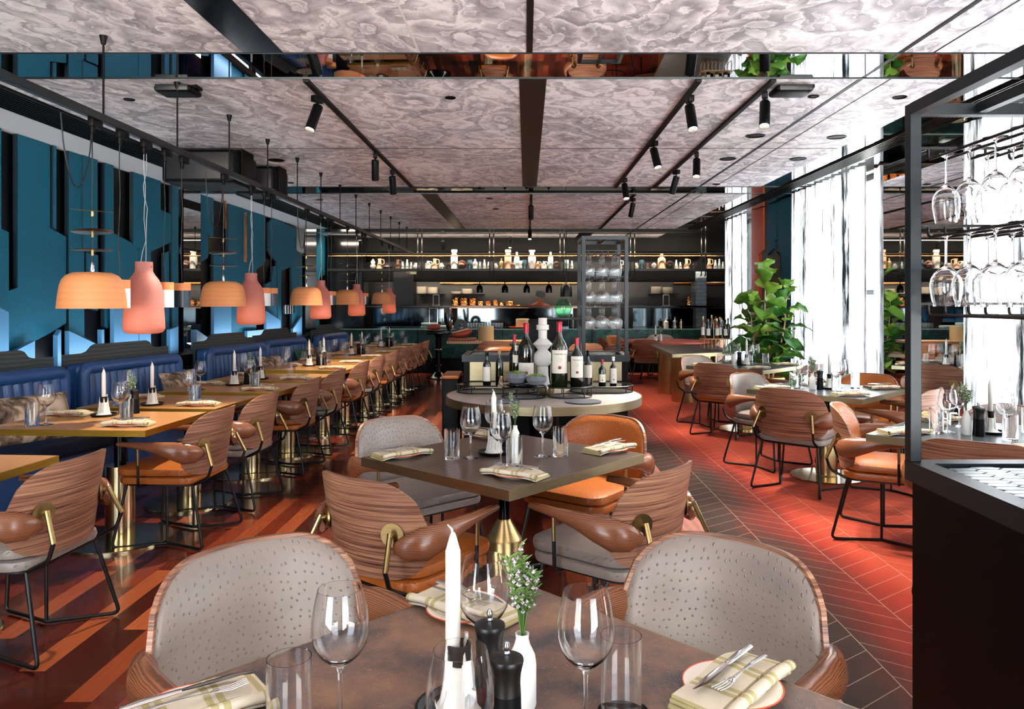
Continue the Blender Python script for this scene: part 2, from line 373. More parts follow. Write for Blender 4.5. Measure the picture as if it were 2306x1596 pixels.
# woven sheer curtain: translucent, stripes of denser yarn running down
t = NT('curtain'); x, y, z = t.xyz(t.coord('Object'))
s1 = t.noise(t.coord('Object', (0, 1, 0.02)), 9, 5, 0.7); s2 = t.noise(t.coord('Object', (0, 1, 0.05)), 45, 4, 0.7)
st = t.math('ADD', t.math('MULTIPLY', s1, 0.65), t.math('MULTIPLY', s2, 0.35))
dark = t.ramp(st, [(0.40,(1,1,1)),(0.455,(0.6,0.6,0.6)),(0.50,(0.1,0.1,0.1)),(0.55,(0,0,0))])
mesh_ = t.math('LESS_THAN', t.math('FRACT', t.math('MULTIPLY', z, 45)), 0.5)
c = t.mix(dark, '#e6e9ec', '#1c2226')
tr = t.n('BsdfTranslucent'); t.set(tr.inputs[0], c); df = t.n('BsdfDiffuse'); t.set(df.inputs[0], c)
tp = t.n('BsdfTransparent'); m1 = t.n('MixShader'); m1.inputs[0].default_value = 0.45
t.set(m1.inputs[1], tr.outputs[0]); t.set(m1.inputs[2], df.outputs[0])
m2 = t.n('MixShader'); t.set(m2.inputs[0], t.math('SUBTRACT', 0.16, t.math('MULTIPLY', dark, 0.12))); t.set(m2.inputs[1], m1.outputs[0]); t.set(m2.inputs[2], tp.outputs[0])
t.t.links.new(m2.outputs[0], t.out.inputs[0]); MT['curtain'] = t.m
# leaves
t = NT('fig_leaf'); g = t.n('NewGeometry'); n = t.noise(t.coord('Object'), 4, 3)
f = t.math('ADD', t.math('MULTIPLY', g.outputs['Random Per Island'], 0.6), t.math('MULTIPLY', n, 0.5))
c = t.ramp(f, [(0.15,'#1c4c1c'),(0.45,'#3f7d2a'),(0.75,'#82ab40'),(0.95,'#b4c95a')])
tr = t.n('BsdfTranslucent'); t.set(tr.inputs[0], c); t.p(base=c, rough=0.3); mx = t.n('MixShader'); mx.inputs[0].default_value = 0.3
t.set(mx.inputs[1], t.b.outputs[0]); t.set(mx.inputs[2], tr.outputs[0]); t.t.links.new(mx.outputs[0], t.out.inputs[0]); MT['fig_leaf'] = t.m
# striped linen napkin
t = NT('linen'); x, y, z = t.xyz(t.coord('Object')); fr = t.math('FRACT', t.math('MULTIPLY', t.math('ADD', x, 3.0), 11.0))
s = t.math('MAXIMUM', t.math('LESS_THAN', t.math('ABSOLUTE', t.math('SUBTRACT', fr, 0.3)), 0.07), t.math('LESS_THAN', t.math('ABSOLUTE', t.math('SUBTRACT', fr, 0.52)), 0.07))
n = t.noise(t.coord('Object', (1,1,1)), 260, 2)
c = t.mix(t.math('MULTIPLY', s, 0.75), '#ddd0b8', '#a99a4c'); t.p(base=t.mix(t.math('MULTIPLY', n, 0.25), c, '#9d927c'), rough=0.85).bump(n, 0.3, 0.001); MT['linen'] = t.m
# printed cushion
t = NT('print_fabric'); n = t.noise(t.coord('Object'), 7, 6, 0.6, 0.8); n2 = t.noise(t.coord('Object'), 16, 3)
c = t.ramp(n, [(0.36,'#2a221d'),(0.45,'#7a6552'),(0.55,'#cfb79b'),(0.72,'#e3d3c0')]); c = t.mix(t.ramp(n2, [(0.68,(0,0,0)),(0.72,(1,1,1))]), c, '#a34336')
t.p(base=c, rough=0.8); MT['print_fabric'] = t.m
flat('green_cushion', '#0c4a34', 0.7); flat('cheese', '#c9b483', 0.7); flat('rind', '#b59d68', 0.75); flat('ham', '#b34a36', 0.4); flat('ham_fat', '#e3c4a4', 0.45)
# pot metal with hammered pattern
t = NT('hammered'); vo = t.n('TexVoronoi'); t.set(vo.inputs['Vector'], t.coord('Object')); vo.inputs['Scale'].default_value = 26
t.p(base=lin('#c9a06a'), rough=0.22, metal=1).bump(vo.outputs['Distance'], 0.9, 0.02); MT['hammered'] = t.m
# glazed brick
def bricks(name, c1, c2, mortar, rough):
    t = NT(name); b = t.n('TexBrick'); x, y, z = t.xyz(t.coord('Object')); cb = t.n('CombineXYZ'); t.set(cb.inputs[0], t.math('ADD', x, y)); t.set(cb.inputs[1], z)
    t.set(b.inputs['Vector'], cb.outputs[0]); b.inputs['Scale'].default_value = 1; b.inputs['Brick Width'].default_value = 0.2; b.inputs['Row Height'].default_value = 0.085
    b.inputs['Mortar Size'].default_value = 0.004; b.inputs['Color1'].default_value = lin(c1); b.inputs['Color2'].default_value = lin(c2); b.inputs['Mortar'].default_value = lin(mortar)
    t.p(base=b.outputs[0], rough=rough); MT[name] = t.m
bricks('dark_tile', '#070606', '#0d0b0a', '#020202', 0.5); bricks('pale_tile', '#a9bcc4', '#b8c8ce', '#6a7a80', 0.15)
# pink lamp: frosted glass, glowing from the bulb inside
t = NT('pink_glass'); t.p(base=lin('#b4766e'), rough=0.6, trans=0.0); tr = t.n('BsdfTranslucent'); tr.inputs[0].default_value = lin('#ffcaa6')
mx = t.n('MixShader'); mx.inputs[0].default_value = 0.26; t.set(mx.inputs[1], t.b.outputs[0]); t.set(mx.inputs[2], tr.outputs[0]); t.t.links.new(mx.outputs[0], t.out.inputs[0]); MT['pink_glass'] = t.m
wood('lamp_wood', '#cf8450', '#d58b56', 9, 'Z', 0.6, 1.0)
M = MT
# ------------------------------------------------------------------ the room
def struct(name, mb, mat, parent=None, **kw):
    o = mb.obj(name, mat, parent, **kw)
    if not parent: o['kind'] = 'structure'
    return o
YB = 21.3; Y0 = -2.0
struct('floor', MB().box(((-4.9+1.03)/2, (Y0+YB)/2, -0.05), (1.03+4.9, YB-Y0, 0.1)), M['timber_floor'], smooth=False)
struct('floor_border', MB().box((1.255-0.15, (Y0+YB)/2, -0.05), (0.15, YB-Y0, 0.104)), M['border_board'], smooth=False)
struct('floor_carpet', MB().box(((1.18+5.2)/2, (Y0+YB)/2, -0.05), (5.2-1.18, YB-Y0, 0.108)), M['carpet'], smooth=False)
# cloud paper ceiling between the mirrored bands; mirrored margins with air slots along both sides
CL, CR = -3.62, 3.05
bands = [(4.54, 5.05), (9.81, 10.41), (15.45, 16.2)]
segs = []; y0 = Y0
for a, b in bands: segs.append((y0, a)); y0 = b
segs.append((y0, YB))
for i, (a, b) in enumerate(segs):
    struct('ceiling', MB().box(((CL+CR)/2, (a+b)/2, H+0.03), (CR-CL, b-a, 0.06)), M['cloud_paper'], smooth=False)
for a, b in bands:
    struct('ceiling_mirror_beam', MB().box(((XL-0.2+4.9)/2, (a+b)/2, H+0.028), (4.9-XL+0.2, b-a-0.01, 0.06)), M['mirror'], smooth=False)
    for y in (a, b): struct('trim_beam_edge', MB().box(((XL+XR)/2, y, H-0.004), (XR-XL, 0.007, 0.008)), M['steel_frame'], smooth=False)
for (x0, x1) in ((XL-0.2, CL), (CR, 4.9)):
    y0 = Y0
    for a, b in bands+[(YB, YB)]:
        struct('ceiling_margin', MB().box(((x0+x1)/2, (y0+a)/2, H+0.03), (x1-x0, a-y0-0.012, 0.06)), M['mirror' if x0 > 0 else 'satin_white'], smooth=False); y0 = b
for y in (7.37, 11.43, 13.6):
    struct('trim_seam', MB().box(((CL+CR)/2, y, H+0.001), (CR-CL, 0.012, 0.006)), M['black'], smooth=False)
for (x, a, b) in ((-0.645, Y0, 4.54), (-0.4, 7.37, 9.81), (-0.35, 11.43, 15.45), (2.45, 5.05, 9.81), (2.45, 10.41, 15.45), (2.45, Y0, 4.54)):
    struct('trim_panel_joint', MB().box((x, (a+b)/2, H+0.001), (0.012, b-a, 0.005)), M['lampwhite' if x < 0 else 'black'], smooth=False)
struct('trim_groove', MB().box((2.25, (Y0+YB)/2, H+0.001), (0.03, YB-Y0, 0.008)), M['black'], smooth=False)
# recessed dark slots
struct('ceiling_slot', MB().box((0.045, (5.05+9.81)/2, H+0.001), (0.185, 4.76, 0.01)), M['dark_navy'], smooth=False)
struct('ceiling_slot', MB().box((0.02, 3.1, H+0.001), (0.036, 2.87, 0.01)), M['dark_navy'], smooth=False)
struct('ceiling_slot', MB().box((-1.58, 3.1, H+0.001), (0.24, 2.87, 0.01)), M['black_gloss'], smooth=False)
struct('ceiling_slot', MB().box((-1.35, 12.9, H+0.001), (0.22, 5.0, 0.01)), M['dark_navy'], smooth=False)
struct('ceiling_slot', MB().box((1.3, 18.5, H+0.001), (0.3, 4.6, 0.01)), M['dark_navy'], smooth=False)
def grille(x0, x1, ya, yb, n, label):
    g = empty('air_grille', ((x0+x1)/2, (ya+yb)/2, H))
    tag(g, label, 'vent')
    w = x1-x0; L = yb-ya
    MB().box((0,0,-0.004), (w, L, 0.006)).obj('backing', M['black'], g, smooth=False)
    m = MB()
    for i in range(n): m.box((-w/2+w*(i+0.5)/n, 0, -0.012), (w/n*0.35, L, 0.014))
    m.obj('slat', M['black_metal'], g, smooth=False)
grille(-4.02, -3.62, Y0, 9.8, 11, 'long black linear air grille in the ceiling above the blue benches')
grille(-4.02, -3.62, 10.42, 15.4, 11, 'long black linear air grille above the far blue benches, beyond the mirrored beam')
grille(3.30, 3.52, Y0, 15.4, 7, 'long black linear air grille in the ceiling along the curtained windows')

# downlights and speaker rosettes in the ceiling
def downlight(px, py, r, label, cat='downlight', nm='ceiling_downlight'):
    d = (H-EYE)*F/(CY-py)
    o = MB().lathe([(0,0),(r,0),(r,-0.006),(r*0.85,-0.008),(r*0.8,-0.002),(0,-0.002)], 24).obj(nm, M['black'])
    o.location = (X(px, d), d, H-0.001); tag(o, label, cat)
for i, (px, py, r) in enumerate([(291,223,0.04),(1014,219,0.04),(1832,216,0.04),(2026,218,0.05),(1102,446,0.05),(1116,470,0.05),(720,449,0.05),(655,411,0.04),(1613,414,0.05)]):
    downlight(px, py, r, 'round black ceiling downlight, '+['beside the wall lamp track before the first beam seam','just off the central black slot','before the curtains by the dark groove','beside the near wine glass rack post','behind the second mirrored beam','on the far bay beside the seam','over the wall tables past the second beam','near the hanging speakers','over the window tables'][i])
for i, (px, py) in enumerate([(1701,305),(1884,308),(1639,357),(1797,357),(622,360)]):
    downlight(px, py, 0.085, 'flat round dark ceiling loudspeaker, '+['second bay on the track side of the groove','second bay on the window side of the groove','smaller looking one past the seam beside the tracks','past the seam on the window side','beyond the black box speakers over the wall tables'][i], 'speaker', 'ceiling_speaker')

# ---- west wall: dark backing, teal relief panels, mirrored pilasters
struct('wall_left', MB().box((XL-0.15, (Y0+YB)/2, H/2), (0.2, YB-Y0, H)), M['dark_navy'], smooth=False)
def wall_pt(px, py, xw=XL):
    d = xw*F/(px-CX); return (d, Z(py, d))
def wall_panel(poly, name='wall_relief_panel', depth=0.0, mat='teal_panel', label=None):
    xw = XL+depth
    pts = [wall_pt(px, py, xw) for px, py in poly]
    pts = [(p[0], min(p[1], H-0.002)) for p in pts]
    m = MB(); n = len(pts)
    a = [m.pv((xw, p[0], p[1])) for p in pts]; b = [m.pv((xw-0.045, p[0], p[1])) for p in pts]
    m.mi = 0; m.pf(a); m.mi = 1; m.pf(b[::-1])
    if mat != 'teal_panel': m.mi = 0
    for i in range(n): m.pf((a[i], a[(i+1)%n], b[(i+1)%n], b[i]))
    return struct(name, m, [M[mat], M['panel_edge_shade']], smooth=False)  # side faces coloured dark: shade painted in so the gaps stay black
BT = 880
P = [
 [(40,250),(113,250),(113,513),(149,533),(149,728),(113,750),(20,797),(20,655),(40,647)],
 [(-60,150),(3,150),(3,515),(20,523),(20,BT),(-60,BT)],
 [(120,250),(127,250),(127,517),(120,513)],
 [(155,300),(187,300),(187,565),(190,570),(190,758),(222,777),(222,BT),(155,BT)],
 [(195,568),(221,575),(221,700),(195,690)],
 [(187,300),(220,320),(220,568),(187,562)],
 [(236,330),(256,340),(256,525),(313,555),(313,BT),(257,BT),(257,700),(243,740),(236,735)],
 [(303,350),(362,380),(362,472),(386,483),(386,545),(340,567),(340,BT),(313,BT),(313,557),(300,550),(300,380)],
 [(388,405),(402,410),(402,BT),(388,BT)],
 [(371,570),(381,565),(381,BT),(371,BT)],
 [(443,425),(481,430),(481,535),(469,527),(469,580),(443,595)],
 [(443,745),(471,760),(471,BT),(443,BT)],
 [(481,565),(496,577),(514,565),(514,440),(598,470),(598,590),(577,608),(577,BT),(481,BT)],
 [(598,640),(612,632),(615,600),(623,597),(625,BT),(598,BT)],
 [(615,490),(668,515),(668,563),(681,572),(681,BT),(658,BT),(657,600),(634,610),(634,BT),(625,BT),(625,590),(615,580),(605,560),(605,500)],
 [(707,510),(742,525),(742,615),(719,625),(719,BT),(707,BT)],
]
for i, p in enumerate(P): wall_panel(p, depth=0.02+0.006*(i % 3))
for i, (ya, yb) in enumerate(((1.2,1.9),(2.1,2.9),(3.0,3.35),(3.6,4.7),(4.9,5.6),(5.75,6.1))):
    m = MB(); m.mi = 1; sl = 0.18*(-1)**i
    pts = [(ya,0.5),(yb,0.5),(yb,H-0.01),(ya,H-0.01)] if i % 3 else [(ya,0.5),(yb,0.5),(yb,1.5),(yb-0.15,1.7),(yb-0.15,H-0.01),(ya,H-0.01)]
    a = [m.pv((XL+0.02, p[0], p[1])) for p in pts]; b = [m.pv((XL-0.025, p[0], p[1])) for p in pts]; n = len(pts)
    m.mi = 0; m.pf(a); m.mi = 1; m.pf(b[::-1])
    for q in range(n): m.pf((a[q], a[(q+1)%n], b[(q+1)%n], b[q]))
    struct('wall_relief_panel', m, [M['teal_panel'], M['panel_edge_shade']], smooth=False)
# lower panels standing on the ledge, their lit look painted in as paler blue
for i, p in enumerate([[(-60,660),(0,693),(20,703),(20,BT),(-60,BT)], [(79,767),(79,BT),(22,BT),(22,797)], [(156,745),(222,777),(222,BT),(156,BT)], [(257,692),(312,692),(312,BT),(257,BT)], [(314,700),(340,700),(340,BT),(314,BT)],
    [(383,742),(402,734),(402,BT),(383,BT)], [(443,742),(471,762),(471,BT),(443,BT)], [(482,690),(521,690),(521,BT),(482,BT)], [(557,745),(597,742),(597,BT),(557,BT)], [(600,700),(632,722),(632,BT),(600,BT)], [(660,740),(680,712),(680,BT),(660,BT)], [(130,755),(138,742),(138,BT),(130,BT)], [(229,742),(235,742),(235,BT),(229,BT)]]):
    wall_panel(p, name='wall_low_panel', depth=0.10, mat='uplit_blue_panel')
for (a, b) in ((403, 442), (681, 706)):
    d0, d1 = XL*F/(a-CX), XL*F/(b-CX)
    struct('wall_mirror_pilaster', MB().box((XL+0.0, (d0+d1)/2, H/2), (0.12, d1-d0, H)), M['mirror'], smooth=False)
struct('wall_left_ledge', MB().box((XL+0.17, 8.5, 0.42), (0.34, 17.0, 0.84)), M['black'], smooth=False)
d0 = XL*F/(742-CX)
struct('wall_left_end', MB().box((-4.1, (d0+16.9)/2, H/2), (0.7, 16.9-d0, H)), M['black_gloss'], smooth=False)
for i, (px, y0_, y1_) in enumerate(((508, 452, 515), (554, 478, 590), (742, 540, 600))):
    d, za = wall_pt(px, y0_, XL+0.1); zb_ = Z(y1_, d); o = MB().box((0,0,0), (0.03, 0.05, za-zb_)).obj('copper_strip', M['copper'], smooth=False)
    o.location = (XL+0.09, d, (za+zb_)/2); tag(o, 'slim vertical copper strip on the teal wall, '+['just past the first mirrored pilaster','longest one, behind the second lamp group','past the second mirrored pilaster'][i], 'wall strip')
d, z_ = wall_pt(650, 696, XL+0.12); r_ = empty('wall_light', (XL+0.10, d, z_)); tag(r_, 'faceted chrome wall light above the bench past the first pilaster', 'wall light')
for k in range(4): MB().box((0.03, -0.20+0.135*k, 0), (0.05, 0.12, 0.17)).obj('facet', M['steel'], r_, smooth=False, bevel=0.012)
# uplight strips on the ledge behind the benches
for i, (ya, yb) in enumerate(((5.0, 9.6), (10.6, 15.0))):
    light('bench_uplight', 'AREA', (XL+0.3, (ya+yb)/2, 0.9), 9, (0.85, 0.93, 1.0), (R(180), R(-20), 0), shape='RECTANGLE', size=0.08, size_y=yb-ya)

# ---- east wall: curtained windows, orange and blue pier, mirror
def yx(px, xw=XR): return xw*F/(px-CX)
def wall_seg(name, ya, yb, mat, x=XR, th=0.2, z0=0, z1=H):
    return struct(name, MB().box((x+th/2, (ya+yb)/2, (z0+z1)/2), (th, yb-ya, z1-z0)), M[mat], smooth=False)
wall_seg('wall_right_mirror', yx(2190), yx(1968), 'mirror')
wall_seg('wall_right_blue', yx(1800), yx(1716), 'tealrim')
wall_seg('wall_right_orange', yx(1716), yx(1692), 'orange_wall')
wall_seg('wall_right_near', Y0, 1.6, 'dark_navy')
# unseen front wall added behind the camera; piers and openings shape reflections and fill
for xa, xb in ((-4.9,-4.1), (-1.5,1.1), (3.7,5.1)): struct('wall_front_added', MB().box(((xa+xb)/2, Y0-0.1, H/2), (xb-xa, 0.2, H)), M['dark_navy'], smooth=False)
for za, zb in ((0,0.15), (2.85,H)): struct('wall_front_rail_added', MB().box((0, Y0-0.1, (za+zb)/2), (8.2, 0.18, zb-za)), M['dark_navy'], smooth=False)
wall_seg('wall_right_header', 1.6, yx(2190), 'dark_navy', z0=2.92); wall_seg('wall_right_header', yx(1968), yx(1800), 'dark_navy', z0=2.92); wall_seg('wall_right_header', yx(1692), yx(1645), 'dark_navy', z0=2.92)
wall_seg('wall_right_sill', 1.6, yx(2190), 'orange_wall', z1=0.25); wall_seg('wall_right_sill', yx(1968), yx(1800), 'orange_wall', z1=0.25)
# relief on the blue pier
def pier_panel(poly, mat, dep, thk=0.03):
    pts = []
    for px, py in poly:
        d = (XR-dep)*F/(px-CX); pts.append((d, max(0.0, min(Z(py, d), H-0.01))))
    m = MB(); n = len(pts); a = [m.pv((XR-dep, p[0], p[1])) for p in pts]; b = [m.pv((XR-dep+thk, p[0], p[1])) for p in pts]
    m.pf(a); m.pf(b[::-1])
    for i in range(n): m.pf((a[i], a[(i+1)%n], b[(i+1)%n], b[i]))
    struct('wall_right_relief', m, M[mat], smooth=False)
pier_panel([(1705,470),(1718,466),(1718,562),(1705,575),(1705,715),(1718,727),(1718,860),(1692,860),(1692,480)], 'orange_wall', 0.03)
pier_panel([(1728,460),(1748,452),(1748,540),(1742,545),(1742,560),(1729,572),(1728,575)], 'teal_panel', 0.03)
pier_panel([(1752,452),(1790,440),(1790,860),(1772,860),(1772,700),(1757,690),(1757,560),(1752,555)], 'teal_panel', 0.05)
pier_panel([(1730,600),(1736,575),(1748,566),(1757,578),(1757,850),(1730,850)], 'dark_navy', 0.06)

# windows: frame and pane in each opening
for i, (ya, yb) in enumerate(((1.6, yx(2190)), (yx(1968), yx(1800)), (yx(1692), yx(1645)))):
    w = empty('window_%d' % (i+1), (XR+0.16, (ya+yb)/2, 0)); w['kind'] = 'structure'
    L = yb-ya; m = MB()
    for y in (-L/2+0.03, L/2-0.03, 0): m.box((0, y, 1.58), (0.06, 0.05, 2.66))
    for z in (0.28, 1.6, 2.89): m.box((0, 0, z), (0.06, L, 0.06))
    m.obj('window_frame', M['steel_frame'], w, smooth=False)
    MB().box((0.01, 0, 1.58), (0.012, L-0.06, 2.6)).obj('pane', M['thin_glass'], w, smooth=False)
# curtains
def curtain(ya, yb, label, amp=0.045, folds=9, x=XR-0.10, seed=1):
    rnd = random.Random(seed); ph = [rnd.uniform(0, 6.28) for _ in range(3)]
    def f(off):
        def g(u, v):
            y = ya+(yb-ya)*u; s = 2*math.pi*folds
            dx = amp*(math.sin(u*s+ph[0])+0.45*math.sin(u*s*1.7+ph[1]+v*0.7)+0.25*math.sin(u*s*2.9+ph[2]))*(0.75+0.25*(1-v))
            return (x+dx*0.7+off, y, 0.03+v*(H-0.05))
        return g
    o = MB().shell(f(0), f(0.002), folds*16, 5).obj('curtain', M['curtain']); tag(o, label, 'curtain', 'sheer window curtains')
    return o
curtain(1.9, yx(2190), 'streaked sheer curtain at the near window, behind the wine glass rack', folds=17, seed=4)
curtain(yx(1968), yx(1800), 'streaked sheer curtain at the window between the blue pier and the wall mirror', folds=12, seed=2)
curtain(yx(1692), yx(1645), 'narrow sheer curtain at the far window beyond the orange pier', folds=5, seed=3)

# ---- the back: deeper bay to the east, end wall, kitchen opening
struct('wall_kitchen_inner', MB().box((0.1, 18.9, H/2), (10.2, 0.2, H)), M['dark_tile'], smooth=False)
struct('wall_back', MB().box((0.1, YB+0.1, H/2), (10.2, 0.2, H)), M['dark_tile'], smooth=False)
struct('wall_right_back', MB().box((5.1, (13.9+YB)/2, H/2), (0.2, YB-13.9, H)), M['black_gloss'], smooth=False)
struct('wall_right_return', MB().box((4.45, yx(1645)+0.1, H/2), (1.3, 0.15, H)), M['black_gloss'], smooth=False)
# front-of-kitchen wall with a long opening
KY = 17.0
def kz(py): return Z(py, KY)
struct('wall_kitchen_below', MB().box((0.0, KY+0.1, 0.45), (10.0, 0.2, 0.9)), M['black'], smooth=False)
struct('wall_kitchen_bulkhead', MB().box((0.0, KY+0.35, (Z(607,KY)+Z(632,KY))/2), (10.0, 0.5, Z(607,KY)-Z(632,KY)+0.02)), M['kitchen_black'], smooth=False)
struct('wall_kitchen_soffit', MB().box((0.0, KY+0.7, (H+Z(545,KY))/2), (10.0, 0.2, H-Z(580,KY))), M['kitchen_black'], smooth=False)
for (pa, pb, mt) in ((742, 818, 'black_gloss'), (885, 930, 'dark_tile'), (1568, 1592, 'pale_tile')):
    struct('wall_kitchen_pier', MB().box((X((pa+pb)/2, KY), KY+0.3, (0.9+Z(607, KY))/2), ((pb-pa)*KY/F, 0.5, Z(607,KY)-0.9)), M[mt], smooth=False)
# mirrored splashback panels under the opening
for (pa, pb) in ((842, 1000), (1030, 1290), (1425, 1560), (1600, 1690)):
    struct('wall_splashback_mirror', MB().box((X((pa+pb)/2, KY), KY-0.03, (Z(738,KY)+Z(694,KY))/2), ((pb-pa)*KY/F, 0.02, Z(694,KY)-Z(738,KY))), M['smoked_mirror'], smooth=False)
def ledge(name, label, cat, px0, px1, py0, py1, y, dep, mat, **kw):
    x0, x1 = X(px0, y), X(px1, y); z0, z1 = Z(py1, y), Z(py0, y)
    o = MB().box((0, dep/2, 0), (x1-x0, dep, z1-z0)).obj(name, M[mat], smooth=False, bevel=0.003)
    o.location = ((x0+x1)/2, y, (z0+z1)/2); return tag(o, label, cat, **kw)
ledge('pass_counter', 'long thin black pass counter along the open kitchen front', 'counter', 820, 1668, 688, 692, KY-0.25, 0.5, 'black_gloss')
ledge('back_counter', 'black counter top running behind the green velvet bench', 'counter', 818, 1660, 740, 745, 16.25, 0.7, 'black_gloss')

# ---- warm lights in the kitchen and at its shelves
light('shelf_light', 'AREA', (0, 17.2, 2.9), 8, (1, 0.8, 0.6), (0, 0, 0), shape='RECTANGLE', size=8, size_y=0.15)
light('pot_fill', 'AREA', (-0.3, 17.9, 1.95), 16, (1, 0.82, 0.62), (R(60), 0, 0), shape='RECTANGLE', size=6, size_y=0.05)  # no fitting here: unseen strip added to brighten the pots
light('kitchen_light', 'AREA', (0, 18.0, 2.9), 7, (1, 0.8, 0.6), (0, 0, 0), shape='RECTANGLE', size=6, size_y=0.6)
# ------------------------------------------------------------------ kinds of things
def make_chair(lth, name='dining_chair'):
    root = empty(name)
    RR, TM = 0.42, math.asin(0.30/0.42)
    def prof(u):
        s = max(0, (abs(u)-0.42)/0.58); k = 1-math.sqrt(max(0, 1-s*s))
        return 0.82-0.17*k-0.01*abs(u), 0.43+0.13*k
    def surf(off, shrink=0.0, bulge=0.0):
        def f(a, b):
            u = (2*a-1)*0.9995; u2 = u*(1-shrink); zt, zb = prof(u); zt -= shrink*0.3; zb += shrink*0.3
            z = zb+(zt-zb)*b; th = u2*TM
            o = off+bulge*(1-abs(2*b-1)**4)*(1-abs(u)**6)
            r = RR-o
            return (r*math.sin(th), -0.27+RR-r*math.cos(th)-(z-0.47)*0.16, z)
        return f
    MB().shell(surf(0), surf(0.014), 26, 10).obj('back_shell', M['walnut'], root, sharp=50)
    MB().shell(surf(0.0145, 0.03), surf(0.022, 0.04, 0.028), 26, 12).obj('back_pad', lth, root, sharp=60)
    # seat: a firm base and a loose cushion
    def cushion(w, d, z0, z1, dome, r=0.09, c=(0,0.02)):
        rs = []
        for (k, z) in ((0.90,z0),(0.985,z0+(z1-z0)*0.12),(1.0,z0+(z1-z0)*0.5),(0.985,z1-(z1-z0)*0.12),(0.93,z1),(0.7,z1+dome*0.6),(0.35,z1+dome*0.95),(0.05,z1+dome)):
            rs.append([(p[0]*k+c[0], p[1]*k+c[1], z) for p in rrect(w, d, r, 6)])
        return MB().rings(rs, True, True)
    cushion(0.53, 0.50, 0.385, 0.432, 0).obj('seat_base', lth, root, sharp=50)
    cushion(0.52, 0.50, 0.434, 0.482, 0.014, c=(0,0.035)).obj('seat_cushion', lth, root, sharp=50)
    fr = MB().tube([(p[0], p[1]+0.01, 0.380) for p in rrect(0.46, 0.45, 0.07, 5)], 0.0085, 6, closed=True)
    fr.tube([(-0.23,0,0.380),(0.23,0,0.380)], 0.008, 6)
    fr.obj('seat_frame', M['black_metal'], root)
    for s in (-1, 1):
        for (ty, fy) in ((-0.20, -0.29), (0.21, 0.27)):
            MB().tube(arc_path([(s*0.225,ty,0.380),(s*0.28,fy,0.010),(s*0.165,-0.01,0.010)], 0.035), 0.0088, 8).obj('leg', M['black_metal'], root)
        MB().tube([(s*0.165,-0.01,0.010),(s*0.165,-0.01,0.380)], 0.008, 8).obj('strut', M['black_metal'], root)
        # brass disc and stay behind the back
        th = 0.60*TM; px, py = (RR+0.004)*math.sin(th), -0.27+RR-(RR+0.004)*math.cos(th)
        zc = 0.615; n = Vector((math.sin(th)*1, -math.cos(th), 0)); c0 = Vector((s*px, py-(zc-0.47)*0.16, zc)); nn = Vector((s*n.x, n.y, 0))
        st = MB().cyl(c0, c0+nn*0.008, 0.045, n=24)
        top = c0+nn*0.028+Vector((0,0,0.012)); mid = Vector((s*0.238, -0.325, 0.50)); low = Vector((s*0.225, -0.205, 0.382))
        st.cyl(c0, c0+nn*0.03, 0.008, n=10); st.tube([top, mid], 0.0105, 10)
        o = st.obj('back_stay', M['brass_dark'], root)
        MB().tube(arc_path([mid+(top-mid)*0.02, (s*0.233,-0.30,0.43), low], 0.02), 0.0088, 8).obj('stay_rod', M['black_metal'], root)
        # arm
        pts = [(0.215,-0.262,0.57),(0.262,-0.238,0.575),(0.300,-0.19,0.585),(0.322,-0.12,0.605),(0.326,-0.04,0.622),(0.322,0.05,0.632),(0.312,0.14,0.636),(0.302,0.215,0.638)]
        rv = [0.02,0.052,0.064,0.052,0.036,0.025,0.018,0.014]; rh = [0.012,0.028,0.036,0.034,0.030,0.027,0.024,0.021]
        MB().tube([(s*p[0], p[1], p[2]) for p in pts], rv, 14, flat=rh, up=(0,0,1)).obj('arm', M['arm_walnut'], root, sharp=50)
        MB().tube([(s*0.315,0.09,0.622),(s*0.312,0.09,0.515)], 0.0085, 8).obj('arm_stay', M['brass_dark'], root)
        MB().tube(arc_path([(s*0.312,0.09,0.515),(s*0.308,0.09,0.385),(s*0.228,0.09,0.380)], 0.03), 0.0082, 8).obj('arm_rod', M['black_metal'], root)
    return Kind(root)
CH = {'grey': make_chair(M['grey_leather']), 'tan': make_chair(M['tan_leather'])}
CW = {'grey': 'taupe grey leather', 'tan': 'tan leather'}
def chair(kind, bx, by, fx, fy, label, group='walnut shell dining chairs'):
    """bx, by: the middle of the top of the back; (fx, fy) the way the chair faces"""
    L = math.hypot(fx, fy); fx /= L; fy /= L
    return CH[kind].put((bx+fx*0.31, by+fy*0.31, 0.004), math.atan2(-fx, fy), label, group, 'chair')

# ---- tables
def table_top(root, w, d, mtop, medge, z=0.75, th=0.036):
    MB().box((0,0,z-th/2+0.0004), (w-0.008, d-0.008, th)).obj('table_top', mtop, root, smooth=False)
    m = MB()
    for (c, s) in (((0, d/2-0.002), (w, 0.004)), ((0,-d/2+0.002), (w, 0.004)), ((w/2-0.002,0),(0.004,d-0.008)), ((-w/2+0.002,0),(0.004,d-0.008))):
        m.box((c[0],c[1],z-th/2), (s[0],s[1],th))
    m.obj('edge_band', medge, root, smooth=False)
def make_square_table(mtop, w=0.965):
    root = empty('dining_table'); table_top(root, w, w, mtop, M['brass_panel'], th=0.042)
    MB().lathe([(0.032,0.70),(0.032,0.36)], 20).obj('column', M['black_gloss'], root)
    MB().lathe([(0.034,0.45),(0.036,0.44),(0.085,0.355),(0.087,0.35),(0.087,0.03)], 28).obj('sleeve', M['brass'], root, sharp=25)
    MB().lathe([(0.30,0),(0.30,0.012),(0.295,0.016),(0.09,0.022)], 40).obj('base_disc', M['brass_polish'], root)
    m = MB(); m.box((0,0,0.702), (0.5,0.06,0.012)); m.box((0,0,0.702), (0.06,0.5,0.012)); m.obj('bracket', M['black'], root, smooth=False)
    return Kind(root)
